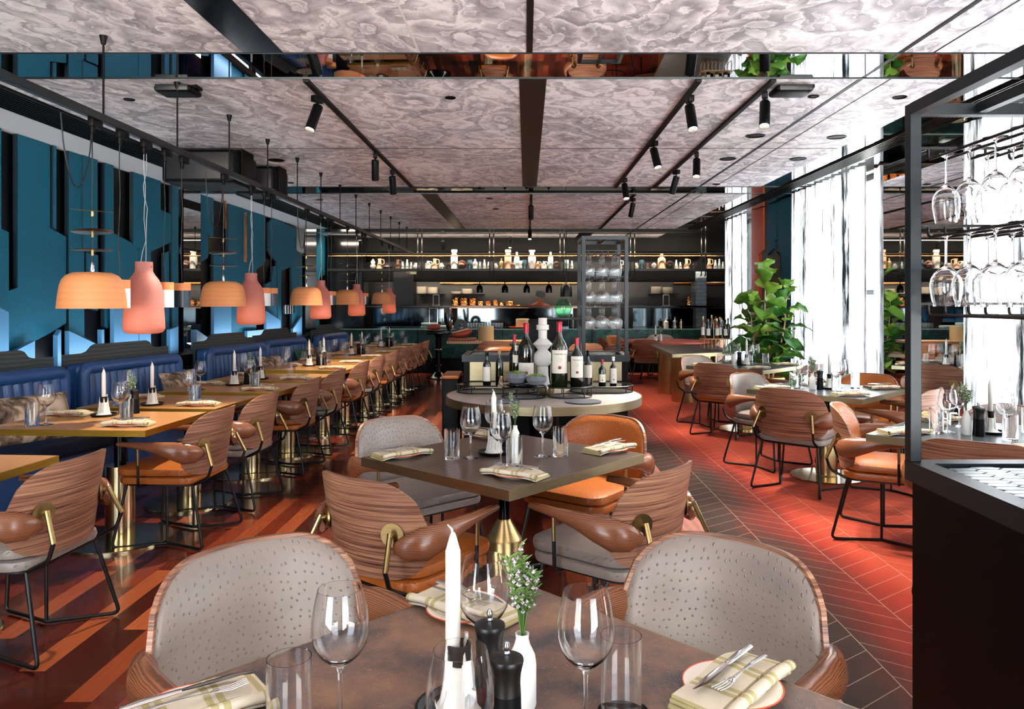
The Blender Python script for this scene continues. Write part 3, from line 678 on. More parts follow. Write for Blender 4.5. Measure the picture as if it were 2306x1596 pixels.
def make_wall_table():
    root = empty('wall_table'); table_top(root, 1.0, 0.745, M['oak_top'], M['brass_yellow'], th=0.036)
    MB().lathe([(0.035,0.712),(0.035,0.40)], 20, (0.12,0,0)).obj('column', M['black_gloss'], root)
    MB().lathe([(0.085,0.47),(0.085,0.02)], 28, (0.12,0,0)).obj('sleeve', M['brass_polish'], root)
    MB().lathe([(0.31,0),(0.31,0.012),(0.305,0.016),(0.085,0.02)], 40, (0.12,0,0)).obj('base_disc', M['brass_polish'], root)
    return Kind(root)
SQ = {'front': make_square_table(M['slate_top']), 'mid': make_square_table(M['dark_wood_top']), 'win': make_square_table(M['grey_top'])}
WT = make_wall_table()

# ---- glassware
def wine_prof(s=1.0):
    out = [(0.0405,0.0),(0.0405,0.0012),(0.020,0.0045),(0.0065,0.010),(0.0042,0.022),(0.0036,0.05),(0.0038,0.095),(0.0065,0.107),(0.020,0.116),(0.036,0.131),(0.046,0.149),(0.0495,0.168),(0.0485,0.190),(0.0445,0.216),(0.0385,0.243)]
    inn = [(0.0378,0.243),(0.0438,0.216),(0.0477,0.190),(0.0487,0.168),(0.0452,0.149),(0.035,0.1325),(0.019,0.118),(0.004,0.1135),(0.0,0.113)]
    return [(r*s, z*s) for r, z in out+inn]
def wine_glass(mat, n, name='wine_glass', prof=None):
    return Kind(MB().lathe(prof or wine_prof(), n, cap=True).obj(name, mat, sharp=52))
def tumbler(mat, n, rr=0.037, h=0.14):
    p = [(rr*0.95,0),(rr,0.004),(rr,h),(rr-0.0014,h),(rr-0.0016,0.012),(0,0.010)]
    return Kind(MB().lathe([(0,0)]+p, n).obj('tumbler', mat, sharp=52))
GL = {'near': wine_glass(M['glass'], 40), 'mid': wine_glass(M['glass'], 24), 'far': wine_glass(M['thin_glass'], 16)}
TU = {'near': tumbler(M['glass'], 40), 'mid': tumbler(M['glass'], 24), 'far': tumbler(M['thin_glass'], 16)}

# ---- plate, napkin with cutlery
def make_plate():
    root = empty('side_plate')
    MB().lathe([(0,0.003),(0.050,0.003),(0.056,0),(0.060,0.004),(0.088,0.012),(0.0935,0.0135),(0.0935,0.0155),(0.086,0.0155),(0.060,0.008),(0.050,0.006),(0,0.006)], 40).obj('dish', M['ceramic'], root, sharp=60)
    m = MB(); m.tube([(0.0928*math.cos(a), 0.0928*math.sin(a), 0.0150) for a in [2*math.pi*i/40 for i in range(40)]], 0.0016, 5, closed=True)
    m.obj('rim_line', M['red_rim'], root)
    return Kind(root)
PLATE = make_plate()
def make_napkin(z0=0.014):
    """a napkin folded in three and laid across the plate"""
    m = MB(); L, Wd = 0.275, 0.115
    for k in range(3):
        def top(u, v, k=k):
            x = (u-0.5)*(L-0.006*k); y = (v-0.5)*(Wd-0.012*k)+0.004*k
            z = z0+0.007*k+0.0035*math.sin(u*9+k)*(0.3+v)+0.006*math.exp(-((v-0.5)/0.2)**2)*(1-abs(2*u-1))-0.011*max(0, abs(2*u-1)-0.62)*1.5
            return (x, y, z)
        def bot(u, v, k=k):
            x, y, z = top(u, v, k); return (x, y, z-0.0052)
        m.shell(bot, top, 18, 8)
    # rolled outer edge
    def roll(u, v):
        a = v*2*math.pi; r = 0.0095
        return ((u-0.5)*L, -Wd/2+0.002+r*math.cos(a)*1.25, z0+0.012+r*math.sin(a)-0.011*max(0, abs(2*u-1)-0.62)*1.5)
    m.grid(roll, 18, 10)
    return Kind(m.obj('napkin', M['linen'], sharp=60))
NAP = make_napkin()
def make_fork():
    m = MB()
    m.tube([(0,-0.095,0.003),(0,-0.05,0.005),(0,0.0,0.004),(0,0.03,0.0015),(0,0.045,0.003)], [0.0016,0.0018,0.0013,0.0015,0.002], 8, flat=[0.006,0.005,0.0026,0.004,0.010], up=(0,0,1))
    for i in range(4):
        x = (i-1.5)*0.0055
        m.tube([(x*0.9,0.043,0.003),(x*1.15,0.065,0.001),(x*1.1,0.095,0.005)], 0.0011, 6, flat=0.0015)
    return Kind(m.obj('fork', M['chrome'], sharp=70))
def make_knife():
    m = MB()
    m.tube([(0,-0.11,0.004),(0,-0.07,0.005),(0,-0.01,0.0045)], [0.0035,0.0042,0.003], 8, flat=[0.0075,0.0085,0.006], up=(0,0,1))
    m.tube([(0,-0.012,0.0045),(0,0.02,0.004),(0,0.08,0.003),(0.004,0.115,0.002)], [0.0012,0.001,0.0009,0.0005], 6, flat=[0.006,0.009,0.0095,0.002], up=(0,0,1))
    return Kind(m.obj('knife', M['chrome'], sharp=70))
FORK, KNIFE = make_fork(), make_knife()

# ---- candle, holder, mill, vase
def make_candle(h=0.16, r=0.0125):
    root = empty('taper_candle')
    MB().lathe([(0,0),(r*0.8,0),(r,0.004),(r,h),(r*0.85,h+0.006),(r*0.45,h+0.024),(r*0.25,h+0.030),(0,h+0.031)], 20).obj('wax_body', M['wax'], root)
    MB().tube([(0,0,h+0.026),(-0.002,0,h+0.036),(-0.009,0,h+0.043)], [0.0022,0.0018,0.0008], 6).obj('wick', M['wax'], root)
    return Kind(root)
CANDLE = {'near': make_candle(0.165), 'far': make_candle(0.165)}
def make_holder():
    root = empty('candle_holder')
    MB().lathe([(0,0),(0.052,0),(0.060,0.006),(0.062,0.012),(0.058,0.012),(0.050,0.006),(0.012,0.008),(0.007,0.014),(0.007,0.055),(0.012,0.066),(0.017,0.075),(0.0175,0.098),(0.0155,0.099),(0.0125,0.085),(0,0.085)], 28).obj('stand', M['black_metal'], root)
    m = MB(); rnd = random.Random(3)
    m.lathe([(0,0.008),(0.036,0.008),(0.027,0.014),(0.019,0.028),(0.016,0.05),(0.017,0.066),(0.012,0.070),(0,0.070)], 16)
    for i in range(9):
        a = rnd.uniform(0, 6.28); r = rnd.uniform(0.010, 0.020); z = rnd.uniform(0.06, 0.115)
        m.tube([(r*1.3*math.cos(a), r*1.3*math.sin(a), 0.010),(r*1.1*math.cos(a+.1), r*1.1*math.sin(a+.1), z*0.5),(r*0.95*math.cos(a), r*0.95*math.sin(a), z)], [0.009,0.005,0.003], 8)
    m.obj('melted_wax', M['wax'], root)
    return Kind(root)
HOLD = make_holder()
def make_mill():
    root = empty('pepper_mill')
    MB().lathe([(0,0),(0.027,0),(0.0275,0.004),(0.0255,0.03),(0.024,0.075),(0.0235,0.098)], 28).obj('body', M['black'], root)
    MB().lathe([(0.0235,0.0985),(0.0225,0.115),(0.0235,0.130),(0.0272,0.146),(0.0285,0.152),(0.027,0.156),(0.015,0.160),(0,0.161)], 28).obj('cap', M['black_metal'], root)
    MB().lathe([(0.0045,0.159),(0.0055,0.164),(0.0035,0.167),(0.0058,0.172),(0.006,0.177),(0.003,0.182),(0,0.183)], 14).obj('knob', M['chrome'], root)
    return Kind(root)
MILL = make_mill()
def make_herb_vase(tall=1.0, n_stem=9, seed=5, name='herb_vase'):
    root = empty(name); rnd = random.Random(seed)
    MB().lathe([(0,0),(0.021,0),(0.023,0.005),(0.023,0.070),(0.021,0.085),(0.013,0.102),(0.0105,0.112),(0.0115,0.120),(0.0095,0.120),(0.0085,0.108),(0,0.10)], 24).obj('bottle_vase', M['white'], root)
    st = MB(); nd = MB(); fl = MB()
    for i in range(n_stem):
        a = rnd.uniform(0, 6.28); sp = rnd.uniform(0.005, 0.040); h = rnd.uniform(0.06, 0.125)*tall
        p = [Vector((0,0,0.105)), Vector((sp*0.4*math.cos(a), sp*0.4*math.sin(a), 0.12+h*0.4)), Vector((sp*math.cos(a), sp*math.sin(a), 0.12+h))]
        st.tube(p, 0.0009, 5)
        for k in range(34):
            t = (k+1)/34; q = p[1]*(1-t)+p[2]*t if t > 0 else p[1]; b = rnd.uniform(0, 6.28); L = rnd.uniform(0.009, 0.018)
            e = q+Vector((math.cos(b)*L, math.sin(b)*L, L*rnd.uniform(0.2, 0.9)))
            nd.tube([q, (q+e)/2+Vector((0,0,0.001)), e], [0.0010,0.0019,0.0006], 4)
            if rnd.random() < 0.3:
                fl.lathe([(0,-0.0035),(0.0036,0),(0,0.0035)], 5, tuple(q+(e-q)*0.6))
    st.obj('stem', M['stem_green'], root); nd.obj('needle_leaves', M['rosemary'], root); fl.obj('blossom', M['flower'], root)
    return Kind(root)
VASE = make_herb_vase(1.15, 15, 5); SPRIG = make_herb_vase(1.3, 6, 11)
# ------------------------------------------------------------------ tables and settings
def setting(tx, ty, ang, side_d, q, where, near='near', with_glass=True, plate_off=0.0, nap_rot=0.0, gg=(-0.05, 0.2), tt=(0.10, 0.2)):
    """one place at a table centred tx, ty: plate with napkin, knife and fork, wine glass and tumbler. ang: direction from the centre to the seat"""
    ux, uy = math.cos(ang), math.sin(ang); vx, vy = -uy, ux
    px, py = tx+ux*side_d+vx*plate_off, ty+uy*side_d+vy*plate_off
    z = 0.7505
    PLATE.put((px, py, z), ang, 'red rimmed side plate '+where, 'side plates', 'plate')
    NAP.put((px, py, z), ang+nap_rot, 'striped linen napkin on the plate '+where, 'striped linen napkins', 'napkin')
    if near != 'far':
        KNIFE.put((px+0.012*vx, py+0.012*vy, z+0.040), ang+nap_rot+R(62), 'steel knife on the napkin '+where, 'table knives', 'knife')
        FORK.put((px-0.022*vx, py-0.022*vy, z+0.040), ang+nap_rot+R(70), 'steel fork on the napkin '+where, 'table forks', 'fork')
    if with_glass:
        GL[near].put((tx+ux*gg[1]+vx*gg[0], ty+uy*gg[1]+vy*gg[0], z), 0, 'stemmed wine glass '+where, 'wine glasses on the tables', 'wine glass')
        TU[near].put((tx+ux*tt[1]+vx*tt[0], ty+uy*tt[1]+vy*tt[0], z), 0, 'straight clear tumbler '+where, 'tumblers on the tables', 'tumbler')
def at(px, py, z=0.7505): g = G(px, py, 0.75); return (g[0], g[1], z)
def item(kind, pos, label, group, cat, rz=0, **kw): return kind.put(pos, rz, label, group, cat, **kw)
GW = ('wine glasses on the tables', 'wine glass'); GT = ('tumblers on the tables', 'tumbler'); GP = ('side plates', 'plate'); GN = ('striped linen napkins', 'napkin')
GK = ('table knives', 'knife'); GF = ('table forks', 'fork'); GM = ('black pepper mills', 'pepper mill'); GC = ('taper candles', 'candle'); GH = ('candle holders', 'candle holder'); GV = ('herb vases', 'vase')
def place_nap(x, y, rz, where, cut=True, dz=0.0, kr=91, scale=1.0):
    item(PLATE, (x, y, 0.7505), 'red rimmed plate '+where, *GP)
    item(NAP, (x, y, 0.7505), 'striped linen napkin '+where, *GN, rz=rz)
    if cut:
        c, s = math.cos(rz), math.sin(rz)
        item(KNIFE, (x-0.016*s, y+0.016*c, 0.7905), 'steel knife '+where, *GK, rz=rz+R(kr))
        item(FORK, (x+0.018*s, y-0.018*c, 0.7905), 'steel fork '+where, *GF, rz=rz+R(kr-3))

# the near table, its far corner towards the room
item(SQ['front'], (-0.068, 1.366, 0), 'nearest square table with a rust mottled dark slate top and thin brass edge', 'square four-seat tables', 'table', rz=R(45))
f = 'on the nearest slate table'
def glass_at(K, px, d, label, g): return item(K, (X(px, d), d, 0.7505), label, *g)
glass_at(GL['near'], 766, 1.31, 'large wine glass between the bench side tumbler and the candle '+f, GW)
glass_at(GL['near'], 1319, 1.30, 'large wine glass beside the window side tumbler '+f, GW)
glass_at(GL['near'], 1090, 1.47, 'wine glass behind the white candle, farthest one '+f, GW)
glass_at(GL['near'], 1036, 1.08, 'wine glass standing closest in front of the candle stand '+f, GW)
glass_at(TU['near'], 651, 1.275, 'empty tumbler at the bench side '+f, GT)
glass_at(TU['near'], 1399, 1.36, 'empty tumbler on a dark coaster at the window side '+f, GT)
item(HOLD, (X(1034, 1.36), 1.36, 0.7505), 'black candle stick thick with white melted wax '+f, *GH, scale=1.28)
item(CANDLE['near'], (X(1020, 1.36), 1.36, 0.8605), 'tall white taper candle with bent wick '+f, *GC, scale=1.1)
item(MILL, (X(1141, 1.24), 1.24, 0.7505), 'black pepper mill with chrome knob, the nearer of two '+f, *GM)
item(MILL, (X(1103, 1.37), 1.37, 0.7505), 'black pepper mill half behind the nearer one '+f, *GM)
item(VASE, (X(1176, 1.38), 1.38, 0.7505), 'white bottle vase of flowering rosemary '+f, *GV, scale=1.12)
place_nap(0.392, 1.435, R(48), 'at the window side '+f)
place_nap(-0.60, 1.345, R(38), 'at the bench side '+f, kr=-89)
place_nap(-0.145, 1.80, R(-40), 'at the far corner '+f, kr=-89)
m = MB().lathe([(0,0),(0.047,0),(0.047,0.003),(0,0.003)], 32).obj('coaster', M['black']); m.location = (X(1399,1.36)+0.004, 1.36, 0.7496); tag(m, 'round black coaster under the tumbler '+f, 'coaster')

# the centre table
T2 = (-0.1065, 3.64)
item(SQ['mid'], (T2[0], T2[1], 0), 'square dark grained table with brass edge in the middle of the timber floor', 'square four-seat tables', 'table', rz=R(48.3))
f = 'on the centre dark wood table'
for px, py, w in ((1060,1031,'nearest the bench side'), (1128,1050,'closest to the near corner'), (1113,1008,'behind the candle'), (1222,1027,'beside the tumbler at the carpet side')):
    item(GL['mid'], at(px, py), 'wine glass '+f+', '+w, *GW)
for px, py, w in ((1018,1033,'at the bench side'), (1158,1050,'beside the herb vase'), (1262,1027,'at the carpet side')):
    item(TU['mid'], at(px, py), 'clear tumbler '+f+', '+w, *GT)
item(HOLD, at(1112, 1022), 'black candle stick with melted wax '+f, *GH, scale=1.28)
item(CANDLE['far'], at(1112, 1022, 0.8595), 'white taper candle '+f, *GC)
item(MILL, at(1135, 1004), 'black pepper mill '+f, *GM)
item(SPRIG, at(1160, 1012), 'white bottle vase with tall rosemary sprigs '+f, *GV)
for px, py, rz, w in ((905,1027,39,'at the bench side corner of the centre table'), (1160,1072,-32,'at the near corner of the centre table'), (1372,1015,44,'at the carpet side corner of the centre table'), (1100,984,-40,'at the far corner of the centre table')):
    p = at(px, py); place_nap(p[0], p[1], R(rz), w)

# window side tables
WIN = [((2.56, 6.43), 45, 'second window table, in front of the mirror', 'mid'), ((2.55, 8.82), 45, 'third window table, by the fig plant', 'far'), ((2.59, 4.24), 45, 'window table beyond the near rack post', 'mid')]
for (c, a, w, q) in WIN:
    item(SQ['win'], (c[0], c[1], 0), 'square dark grey topped table with brass edge, '+w, 'square four-seat tables', 'table', rz=R(a))
f = 'on the second window table'
for px, py, w in ((1826,876,'nearest the tumbler on the timber side'), (1850,868,'behind the herb vase'), (1984-0,882,'beside the window side tumbler')): pass
def win_set(c, q, w):
    for i, (dx, dy, s) in enumerate(((-0.19,0.06,'towards the timber floor'), (0.16,0.10,'towards the window'), (-0.02,0.24,'at the far side'), (0.03,-0.12,'at the near side'))):
        item(GL[q], (c[0]+dx, c[1]+dy, 0.7505), 'wine glass on the %s, %s' % (w, s), *GW)
    for i, (dx, dy, s) in enumerate(((-0.27,0.03,'towards the timber floor'), (0.26,0.04,'towards the window'), (-0.10,0.26,'at the far side'), (0.00,-0.20,'at the near side'))):
        item(TU[q], (c[0]+dx, c[1]+dy, 0.7505), 'tumbler on the %s, %s' % (w, s), *GT)
    item(HOLD, (c[0]+0.03, c[1]+0.02, 0.7505), 'black candle holder on the '+w, *GH, scale=1.28)
    item(CANDLE['far'], (c[0]+0.03, c[1]+0.02, 0.8595), 'slim white candle on the '+w, *GC)
    item(MILL, (c[0]-0.065, c[1]-0.02, 0.7505), 'black pepper mill on the '+w, *GM)
    item(VASE, (c[0]-0.13, c[1]-0.02, 0.7505), 'pale bottle vase with herbs on the '+w, *GV)
    for k, (dx, dy) in enumerate(((0,-0.46),(0.47,0.02),(-0.47,0.0),(0,0.47))):
        s = ('near corner','window corner','timber side corner','far corner')[k]
        place_nap(c[0]+dx, c[1]+dy, R(5 if k in (0,3) else 12), 'at the %s of the %s' % (s, w), cut=(q != 'far'))
win_set(WIN[0][0], 'mid', 'second window table'); win_set(WIN[1][0], 'far', 'third window table'); win_set(WIN[2][0], 'mid', 'window table behind the rack post')
item(MILL, (2.50, 4.16, 0.7505), 'second black pepper mill on the window table behind the rack post', *GM)

# ---- chairs
def seat(kind, bx, by, cx, cy, label): chair(kind, bx, by, cx-bx, cy-by, label)
seat('grey', -0.79, 2.11, -0.068, 1.366, 'taupe leather chair facing us at the bench side of the nearest table')
seat('grey', 0.60, 2.13, -0.068, 1.366, 'taupe leather chair facing us at the carpet side of the nearest table')
seat('tan', -0.69, 2.90, *T2, 'tan leather chair, walnut back towards us at the bench side of the centre table')
seat('grey', 0.62, 3.07, *T2, 'grey leather chair, walnut back towards us at the carpet side of the centre table')
seat('grey', -0.80, 4.40, *T2, 'pale grey leather chair behind the centre table at its bench side')
seat('tan', 0.51, 4.47, *T2, 'tan leather chair behind the centre table beside the carpet edge')
W1, W2, W3 = WIN[0][0], WIN[1][0], WIN[2][0]
seat('grey', 1.98, 5.82, *W1, 'grey leather chair with walnut back towards us at the second window table')
seat('grey', 2.03, 7.15, *W1, 'pale grey leather chair facing the second window table from its far timber side')
seat('tan', 3.25, 7.10, *W1, 'tan leather chair between the second window table and the curtain')
seat('tan', 3.20, 5.85, *W1, 'tan leather chair at the second window table, half behind the rack post')
seat('tan', 2.02, 8.24, *W2, 'tan leather chair with dark walnut back at the third window table')
seat('grey', 2.08, 9.52, *W2, 'pale grey leather chair at the far timber side of the third window table')
seat('tan', 3.14, 8.12, 2.55, 8.82, 'tan leather chair in front of the fig plant at the third window table')
seat('tan', 2.02, 4.98, 2.75, 4.60, 'tan leather chair, side on, just before the rack post beside the window table')
seat('grey', 2.16, 3.62, *W3, 'grey leather chair with dark walnut back against the near station and rack post')
seat('grey', 3.18, 4.90, *W3, 'grey leather chair before the wall mirror, beyond the table behind the rack post')

# ---- the long row of wall tables, turned slightly
ROW = R(-3.5)
RT = [(-2.30,2.90),(-2.19,4.34),(-2.15,5.22),(-2.045,6.16),(-2.01,7.03),(-1.955,8.17),(-1.93,9.00),(-1.89,10.0),(-1.87,10.86),(-1.83,11.85),(-1.80,12.70)]
ORD = ['nearest','second','third','fourth','fifth','sixth','seventh','eighth','ninth','tenth','eleventh']
TC = []
for i, (x, y) in enumerate(RT):
    c, s = math.cos(ROW), math.sin(ROW)
    cx_, cy_ = x-0.5*c-0.3725*s*-1*-1, y+0.3725*c-0.5*s*-1*-1
    cx_, cy_ = x + (-0.5*c - 0.3725*s), y + (-0.5*s + 0.3725*c)
    TC.append((cx_, cy_))
    item(WT, (cx_, cy_, 0), 'oak topped wall table with yellow brass edge, %s of the row along the blue benches' % ORD[i], 'wall tables', 'table', rz=ROW)
CHY = [(3.31,'grey'),(4.78,'tan'),(5.60,'grey'),(6.70,'tan'),(7.55,'grey'),(8.60,'tan'),(9.45,'grey'),(10.4,'tan'),(11.3,'tan'),(12.3,'tan'),(13.2,'tan')]
for i, (y, k) in enumerate(CHY):
    x = -1.90+0.022*(y-4.5)
    chair(k, x, y, -1, 0.05, '%s leather chair backed onto the aisle, %s in the row at the wall tables' % ('Grey' if k == 'grey' else 'Tan', ORD[i]))
def loc(i, dx, dy):
    c, s = math.cos(ROW), math.sin(ROW); return (TC[i][0]+dx*c-dy*s, TC[i][1]+dx*s+dy*c)
for i in range(11):
    q = 'mid' if i < 4 else 'far'; w = 'on the %s wall table' % ORD[i]
    if i > 0:
        p = loc(i, 0.30, -0.20); place_nap(p[0], p[1], ROW+R(4), 'at the aisle end, '+w, cut=(i < 5))
        p = loc(i, -0.33, 0.18); place_nap(p[0], p[1], ROW+R(-8), 'at the bench end, '+w, cut=False)
        p = loc(i, 0.13, -0.02); item(GL[q], (p[0], p[1], 0.7505), 'wine glass at the aisle side '+w, *GW)
        p = loc(i, 0.20, -0.06); item(TU[q], (p[0], p[1], 0.7505), 'tumbler at the aisle side '+w, *GT)
        p = loc(i, -0.22, -0.20); item(GL[q], (p[0], p[1], 0.7505), 'wine glass at the bench side '+w, *GW)
        p = loc(i, -0.27, -0.25); item(TU[q], (p[0], p[1], 0.7505), 'tumbler at the bench side '+w, *GT)
        odd = i % 2 == 1
        p = loc(i, -0.09 if odd else -0.05, 0.16 if odd else -0.20)
        item(HOLD, (p[0], p[1], 0.7505), 'wax covered candle holder '+w, *GH, scale=1.28)
        item(CANDLE['far'], (p[0], p[1], 0.8595), 'white taper candle '+w, *GC)
        p = loc(i, -0.01, 0.24); item(MILL, (p[0], p[1], 0.7505), 'black pepper mill, the nearer one '+w, *GM) if odd else None
        p = loc(i, 0.05, 0.28); item(MILL, (p[0], p[1], 0.7505), 'black pepper mill beside the herb vase '+w, *GM) if odd else None
        p = loc(i, 0.0, 0.32); item(SPRIG, (p[0], p[1], 0.7505), 'small vase of olive sprigs '+w, *GV) if odd else None
# ------------------------------------------------------------------ blue benches
def bench(p0, p1, label, flutes=13):
    (xa, ya), (xb, yb) = p0, p1
    L = math.hypot(xb-xa, yb-ya); rz = math.atan2(-(xb-xa), yb-ya)
    r = empty('banquette', (xa, ya, 0), rz); tag(r, label, 'bench', 'blue leather benches')
    nm = M['blue_leather']
    MB().box((-0.10, L/2, 0.66), (0.14, L, 0.58)).obj('back_body', nm, r, bevel=0.04, bseg=3)
    m = MB(); m.tube(arc_path([(-0.035,0.055,0.50),(-0.035,0.055,0.915),(-0.035,L-0.055,0.915),(-0.035,L-0.055,0.50)], 0.07, 6), 0.055, 14, up=(1,0,0)); m.obj('roll_frame', nm, r)
    def fl(u, v):
        z = 0.46+0.43*v; return (-0.035+0.026*abs(math.sin(math.pi*u*flutes))**0.5-0.004*v+0.02*math.sin(v*3.1), 0.09+(L-0.18)*u, z)
    MB().grid(fl, flutes*8, 8).obj('channel_back', nm, r, sharp=70)
    MB().box((0.22, L/2, 0.40), (0.54, L, 0.13)).obj('seat_cushion', M['navy_leather'], r, bevel=0.035, bseg=3)
    MB().box((0.20, L/2, 0.20), (0.50, L-0.01, 0.28)).obj('front_panel', nm, r, bevel=0.01)
    MB().box((0.17, L/2, 0.03), (0.42, L-0.03, 0.06)).obj('plinth', M['black'], r, smooth=False)
    poly = [(0,0.60),(0,1.035),(L*0.16,1.035),(L*0.20,1.05),(L*0.24,1.095),(L*0.27,1.11),(L*0.76,1.11),(L*0.79,1.095),(L*0.82,1.05),(L*0.86,1.035),(L,1.035),(L,0.60)]
    m = MB(); n = len(poly); a = [m.pv((-0.20,y,z)) for y, z in poly]; b = [m.pv((-0.175,y,z)) for y, z in poly]
    m.pf(a); m.pf(b[::-1])
    for i in range(n): m.pf((a[i], a[(i+1)%n], b[(i+1)%n], b[i]))
    m.obj('cap_board', M['cap_wood'], r, smooth=False, bevel=0.004)
bench((-4.02,4.90), (-3.76,6.25), 'blue channelled leather bench nearest us, cut by the edge, with a printed cushion')
bench((-3.80,6.45), (-3.54,7.80), 'blue channelled leather bench just before the first mirrored pilaster')
bench((-3.62,8.60), (-3.38,9.85), 'blue channelled leather bench just past the first mirrored pilaster')
bench((-3.52,10.2), (-3.30,11.4), 'blue channelled leather bench before the second mirrored pilaster')
bench((-3.30,12.2), (-3.12,13.3), 'farthest blue channelled leather bench, past the second mirrored pilaster')
def cushion(x, y, z, rz, tilt, w, h, mat, label):
    def f(s):
        def g(u, v):
            a, b = 2*u-1, 2*v-1; k = (1-a**4)*(1-b**4)
            return (a*w/2*(1-0.06*(1-b*b)), s*0.062*k**0.6, b*h/2*(1-0.05*(1-a*a)))
        return g
    o = MB().shell(f(1), f(-1), 14, 14).obj('cushion', M[mat], sharp=80)
    o.location = (x, y, z); o.rotation_euler = (R(tilt), 0, rz); tag(o, label, 'cushion')
cushion(-3.50, 5.30, 0.67, R(60), -28, 0.62, 0.36, 'print_fabric', 'large printed cream and brown cushion on the nearest blue bench')
cushion(-3.30, 7.20, 0.66, R(75), -22, 0.42, 0.36, 'print_fabric', 'printed cushion on the second blue bench, before the first pilaster')
cushion(-3.12, 9.30, 0.66, R(70), -22, 0.42, 0.36, 'print_fabric', 'printed cushion on the bench past the first pilaster')
cushion(-3.10, 10.6, 0.66, R(78), -22, 0.40, 0.36, 'green_cushion', 'dark green cushion on the bench before the second pilaster')
cushion(-3.05, 11.1, 0.66, R(70), -22, 0.42, 0.36, 'print_fabric', 'printed cushion beside the dark green one')
cushion(-2.90, 12.8, 0.66, R(70), -22, 0.42, 0.36, 'print_fabric', 'pale printed cushion on the farthest blue bench')

# ------------------------------------------------------------------ lamp track and pendants
TX, TZ = -2.38, 2.52
tr = empty('lamp_track', (TX, 0, TZ)); tag(tr, 'long black ceiling lamp track hung on rods above the wall tables', 'lamp track')
MB().box((0, 7.4, 0), (0.038, 17.4, 0.045)).obj('rail', M['steel_frame'], tr, smooth=False, bevel=0.003)
for k in range(14):
    y = 3.35+0.9*k; m = MB(); m.cyl((0,y,0.02), (0,y,H-TZ), 0.006, n=8); m.cyl((0,y,H-TZ-0.05), (0,y,H-TZ-0.001), 0.012, 0.022, n=12)
    m.obj('rod', M['black'], tr)
adp = MB(); adp.box((0,0,-0.045), (0.032,0.10,0.045)); adp.cyl((0,-0.03,-0.06), (0,-0.03,-0.11), 0.016, 0.010, n=10)
AD = Kind(adp.obj('track_adapter', M['black'], bevel=0.004))
nadp = [0]
def adapter(y, w):
    nadp[0] += 1
    AD.put((TX, y+0.03, TZ), 0, 'black cable adapter on the lamp track, above the '+w, 'track adapters', 'adapter')
def droop(top, bot, sag, rnd, n=10):
    pts = []
    for i in range(n+1):
        t = i/n; pts.append((top[0]+(bot[0]-top[0])*t+rnd.uniform(-1,1)*sag*math.sin(t*math.pi), top[1]+(bot[1]-top[1])*t+rnd.uniform(-1,1)*sag*math.sin(t*math.pi), top[2]+(bot[2]-top[2])*t))
    out = []
    for a, b, c in zip(pts, pts[1:], pts[2:]): out.append(tuple((a[k]+2*b[k]+c[k])/4 for k in range(3)))
    return [pts[0]]+out+[pts[-1]]
def dome_lamp():
    r = empty('dome_pendant'); rnd = random.Random(2)
    z0 = 1.455
    MB().lathe([(0.172,0),(0.168,0.05),(0.158,0.12),(0.148,0.155),(0.128,0.180),(0.095,0.196),(0.02,0.20),(0.02,0.194),(0.092,0.190),(0.123,0.175),(0.142,0.152),(0.152,0.118),(0.160,0.05),(0.164,0)], 44, (0,0,z0), cap=False).obj('lamp_shade', M['lamp_wood'], r, sharp=50)
    MB().lathe([(0,0.02),(0.028,0.03),(0.036,0.055),(0.03,0.08),(0.016,0.10),(0.016,0.15),(0,0.15)], 20, (0,0,z0)).obj('bulb', M['bulb'], r)
    MB().tube(droop((0,0,TZ-0.1), (0,0,z0+0.2), 0.006, rnd), 0.0035, 6).obj('cable', M['cable'], r)
    MB().lathe([(0.012,0.2),(0.012,0.235),(0.004,0.255)], 10, (0,0,z0)).obj('cord_grip', M['steel'], r)
    for i, (z, tl) in enumerate(((1.99, 4), (1.875, -3), (1.775, 0))):
        m = MB().at((0,0,z), 0, R(tl), R(tl)); m.lathe([(0,0),(0.10,-0.002),(0.104,0.0),(0.10,0.003),(0,0.004)], 36); m.lathe([(0.008,-0.03),(0.008,0.004)], 8)
        m.obj('disc', M['brass_dark'], r)
    return Kind(r)
def bottle_lamp():
    r = empty('bottle_pendant'); rnd = random.Random(4); z0 = 1.295
    out = [(0,0),(0.085,0),(0.108,0.008),(0.1205,0.03),(0.119,0.07),(0.112,0.19),(0.106,0.265),(0.100,0.30),(0.085,0.335),(0.062,0.365),(0.052,0.385),(0.051,0.40),(0.051,0.445)]
    MB().lathe(out+[(0.046,0.445),(0.046,0.39),(0.056,0.362),(0.079,0.332),(0.095,0.30),(0.107,0.19),(0.114,0.07),(0.114,0.03),(0.08,0.006),(0,0.006)], 44, (0,0,z0)).obj('glass_shade', M['pink_glass'], r, sharp=60)
    MB().lathe([(0,0.03),(0.03,0.045),(0.04,0.08),(0.032,0.11),(0.016,0.13),(0,0.14)], 16, (0,-0.01,z0)).obj('bulb', M['bulb'], r)
    m = MB()
    for s in (-1, 1): m.lathe([(0,-0.006),(0.006,0),(0,0.006)], 10, (s*0.052,-0.012,z0+0.415))
    m.obj('clip', M['steel'], r)
    MB().tube(droop((0,0,TZ-0.1), (0.012,0,z0+0.44), 0.012, rnd), 0.0022, 6).obj('cable', M['cable_grey'], r)
    MB().tube(droop((0,0.03,TZ-0.1), (-0.02,0,z0+0.44), 0.05, rnd), 0.0022, 6).obj('wire', M['cable_grey'], r)
    return Kind(r)
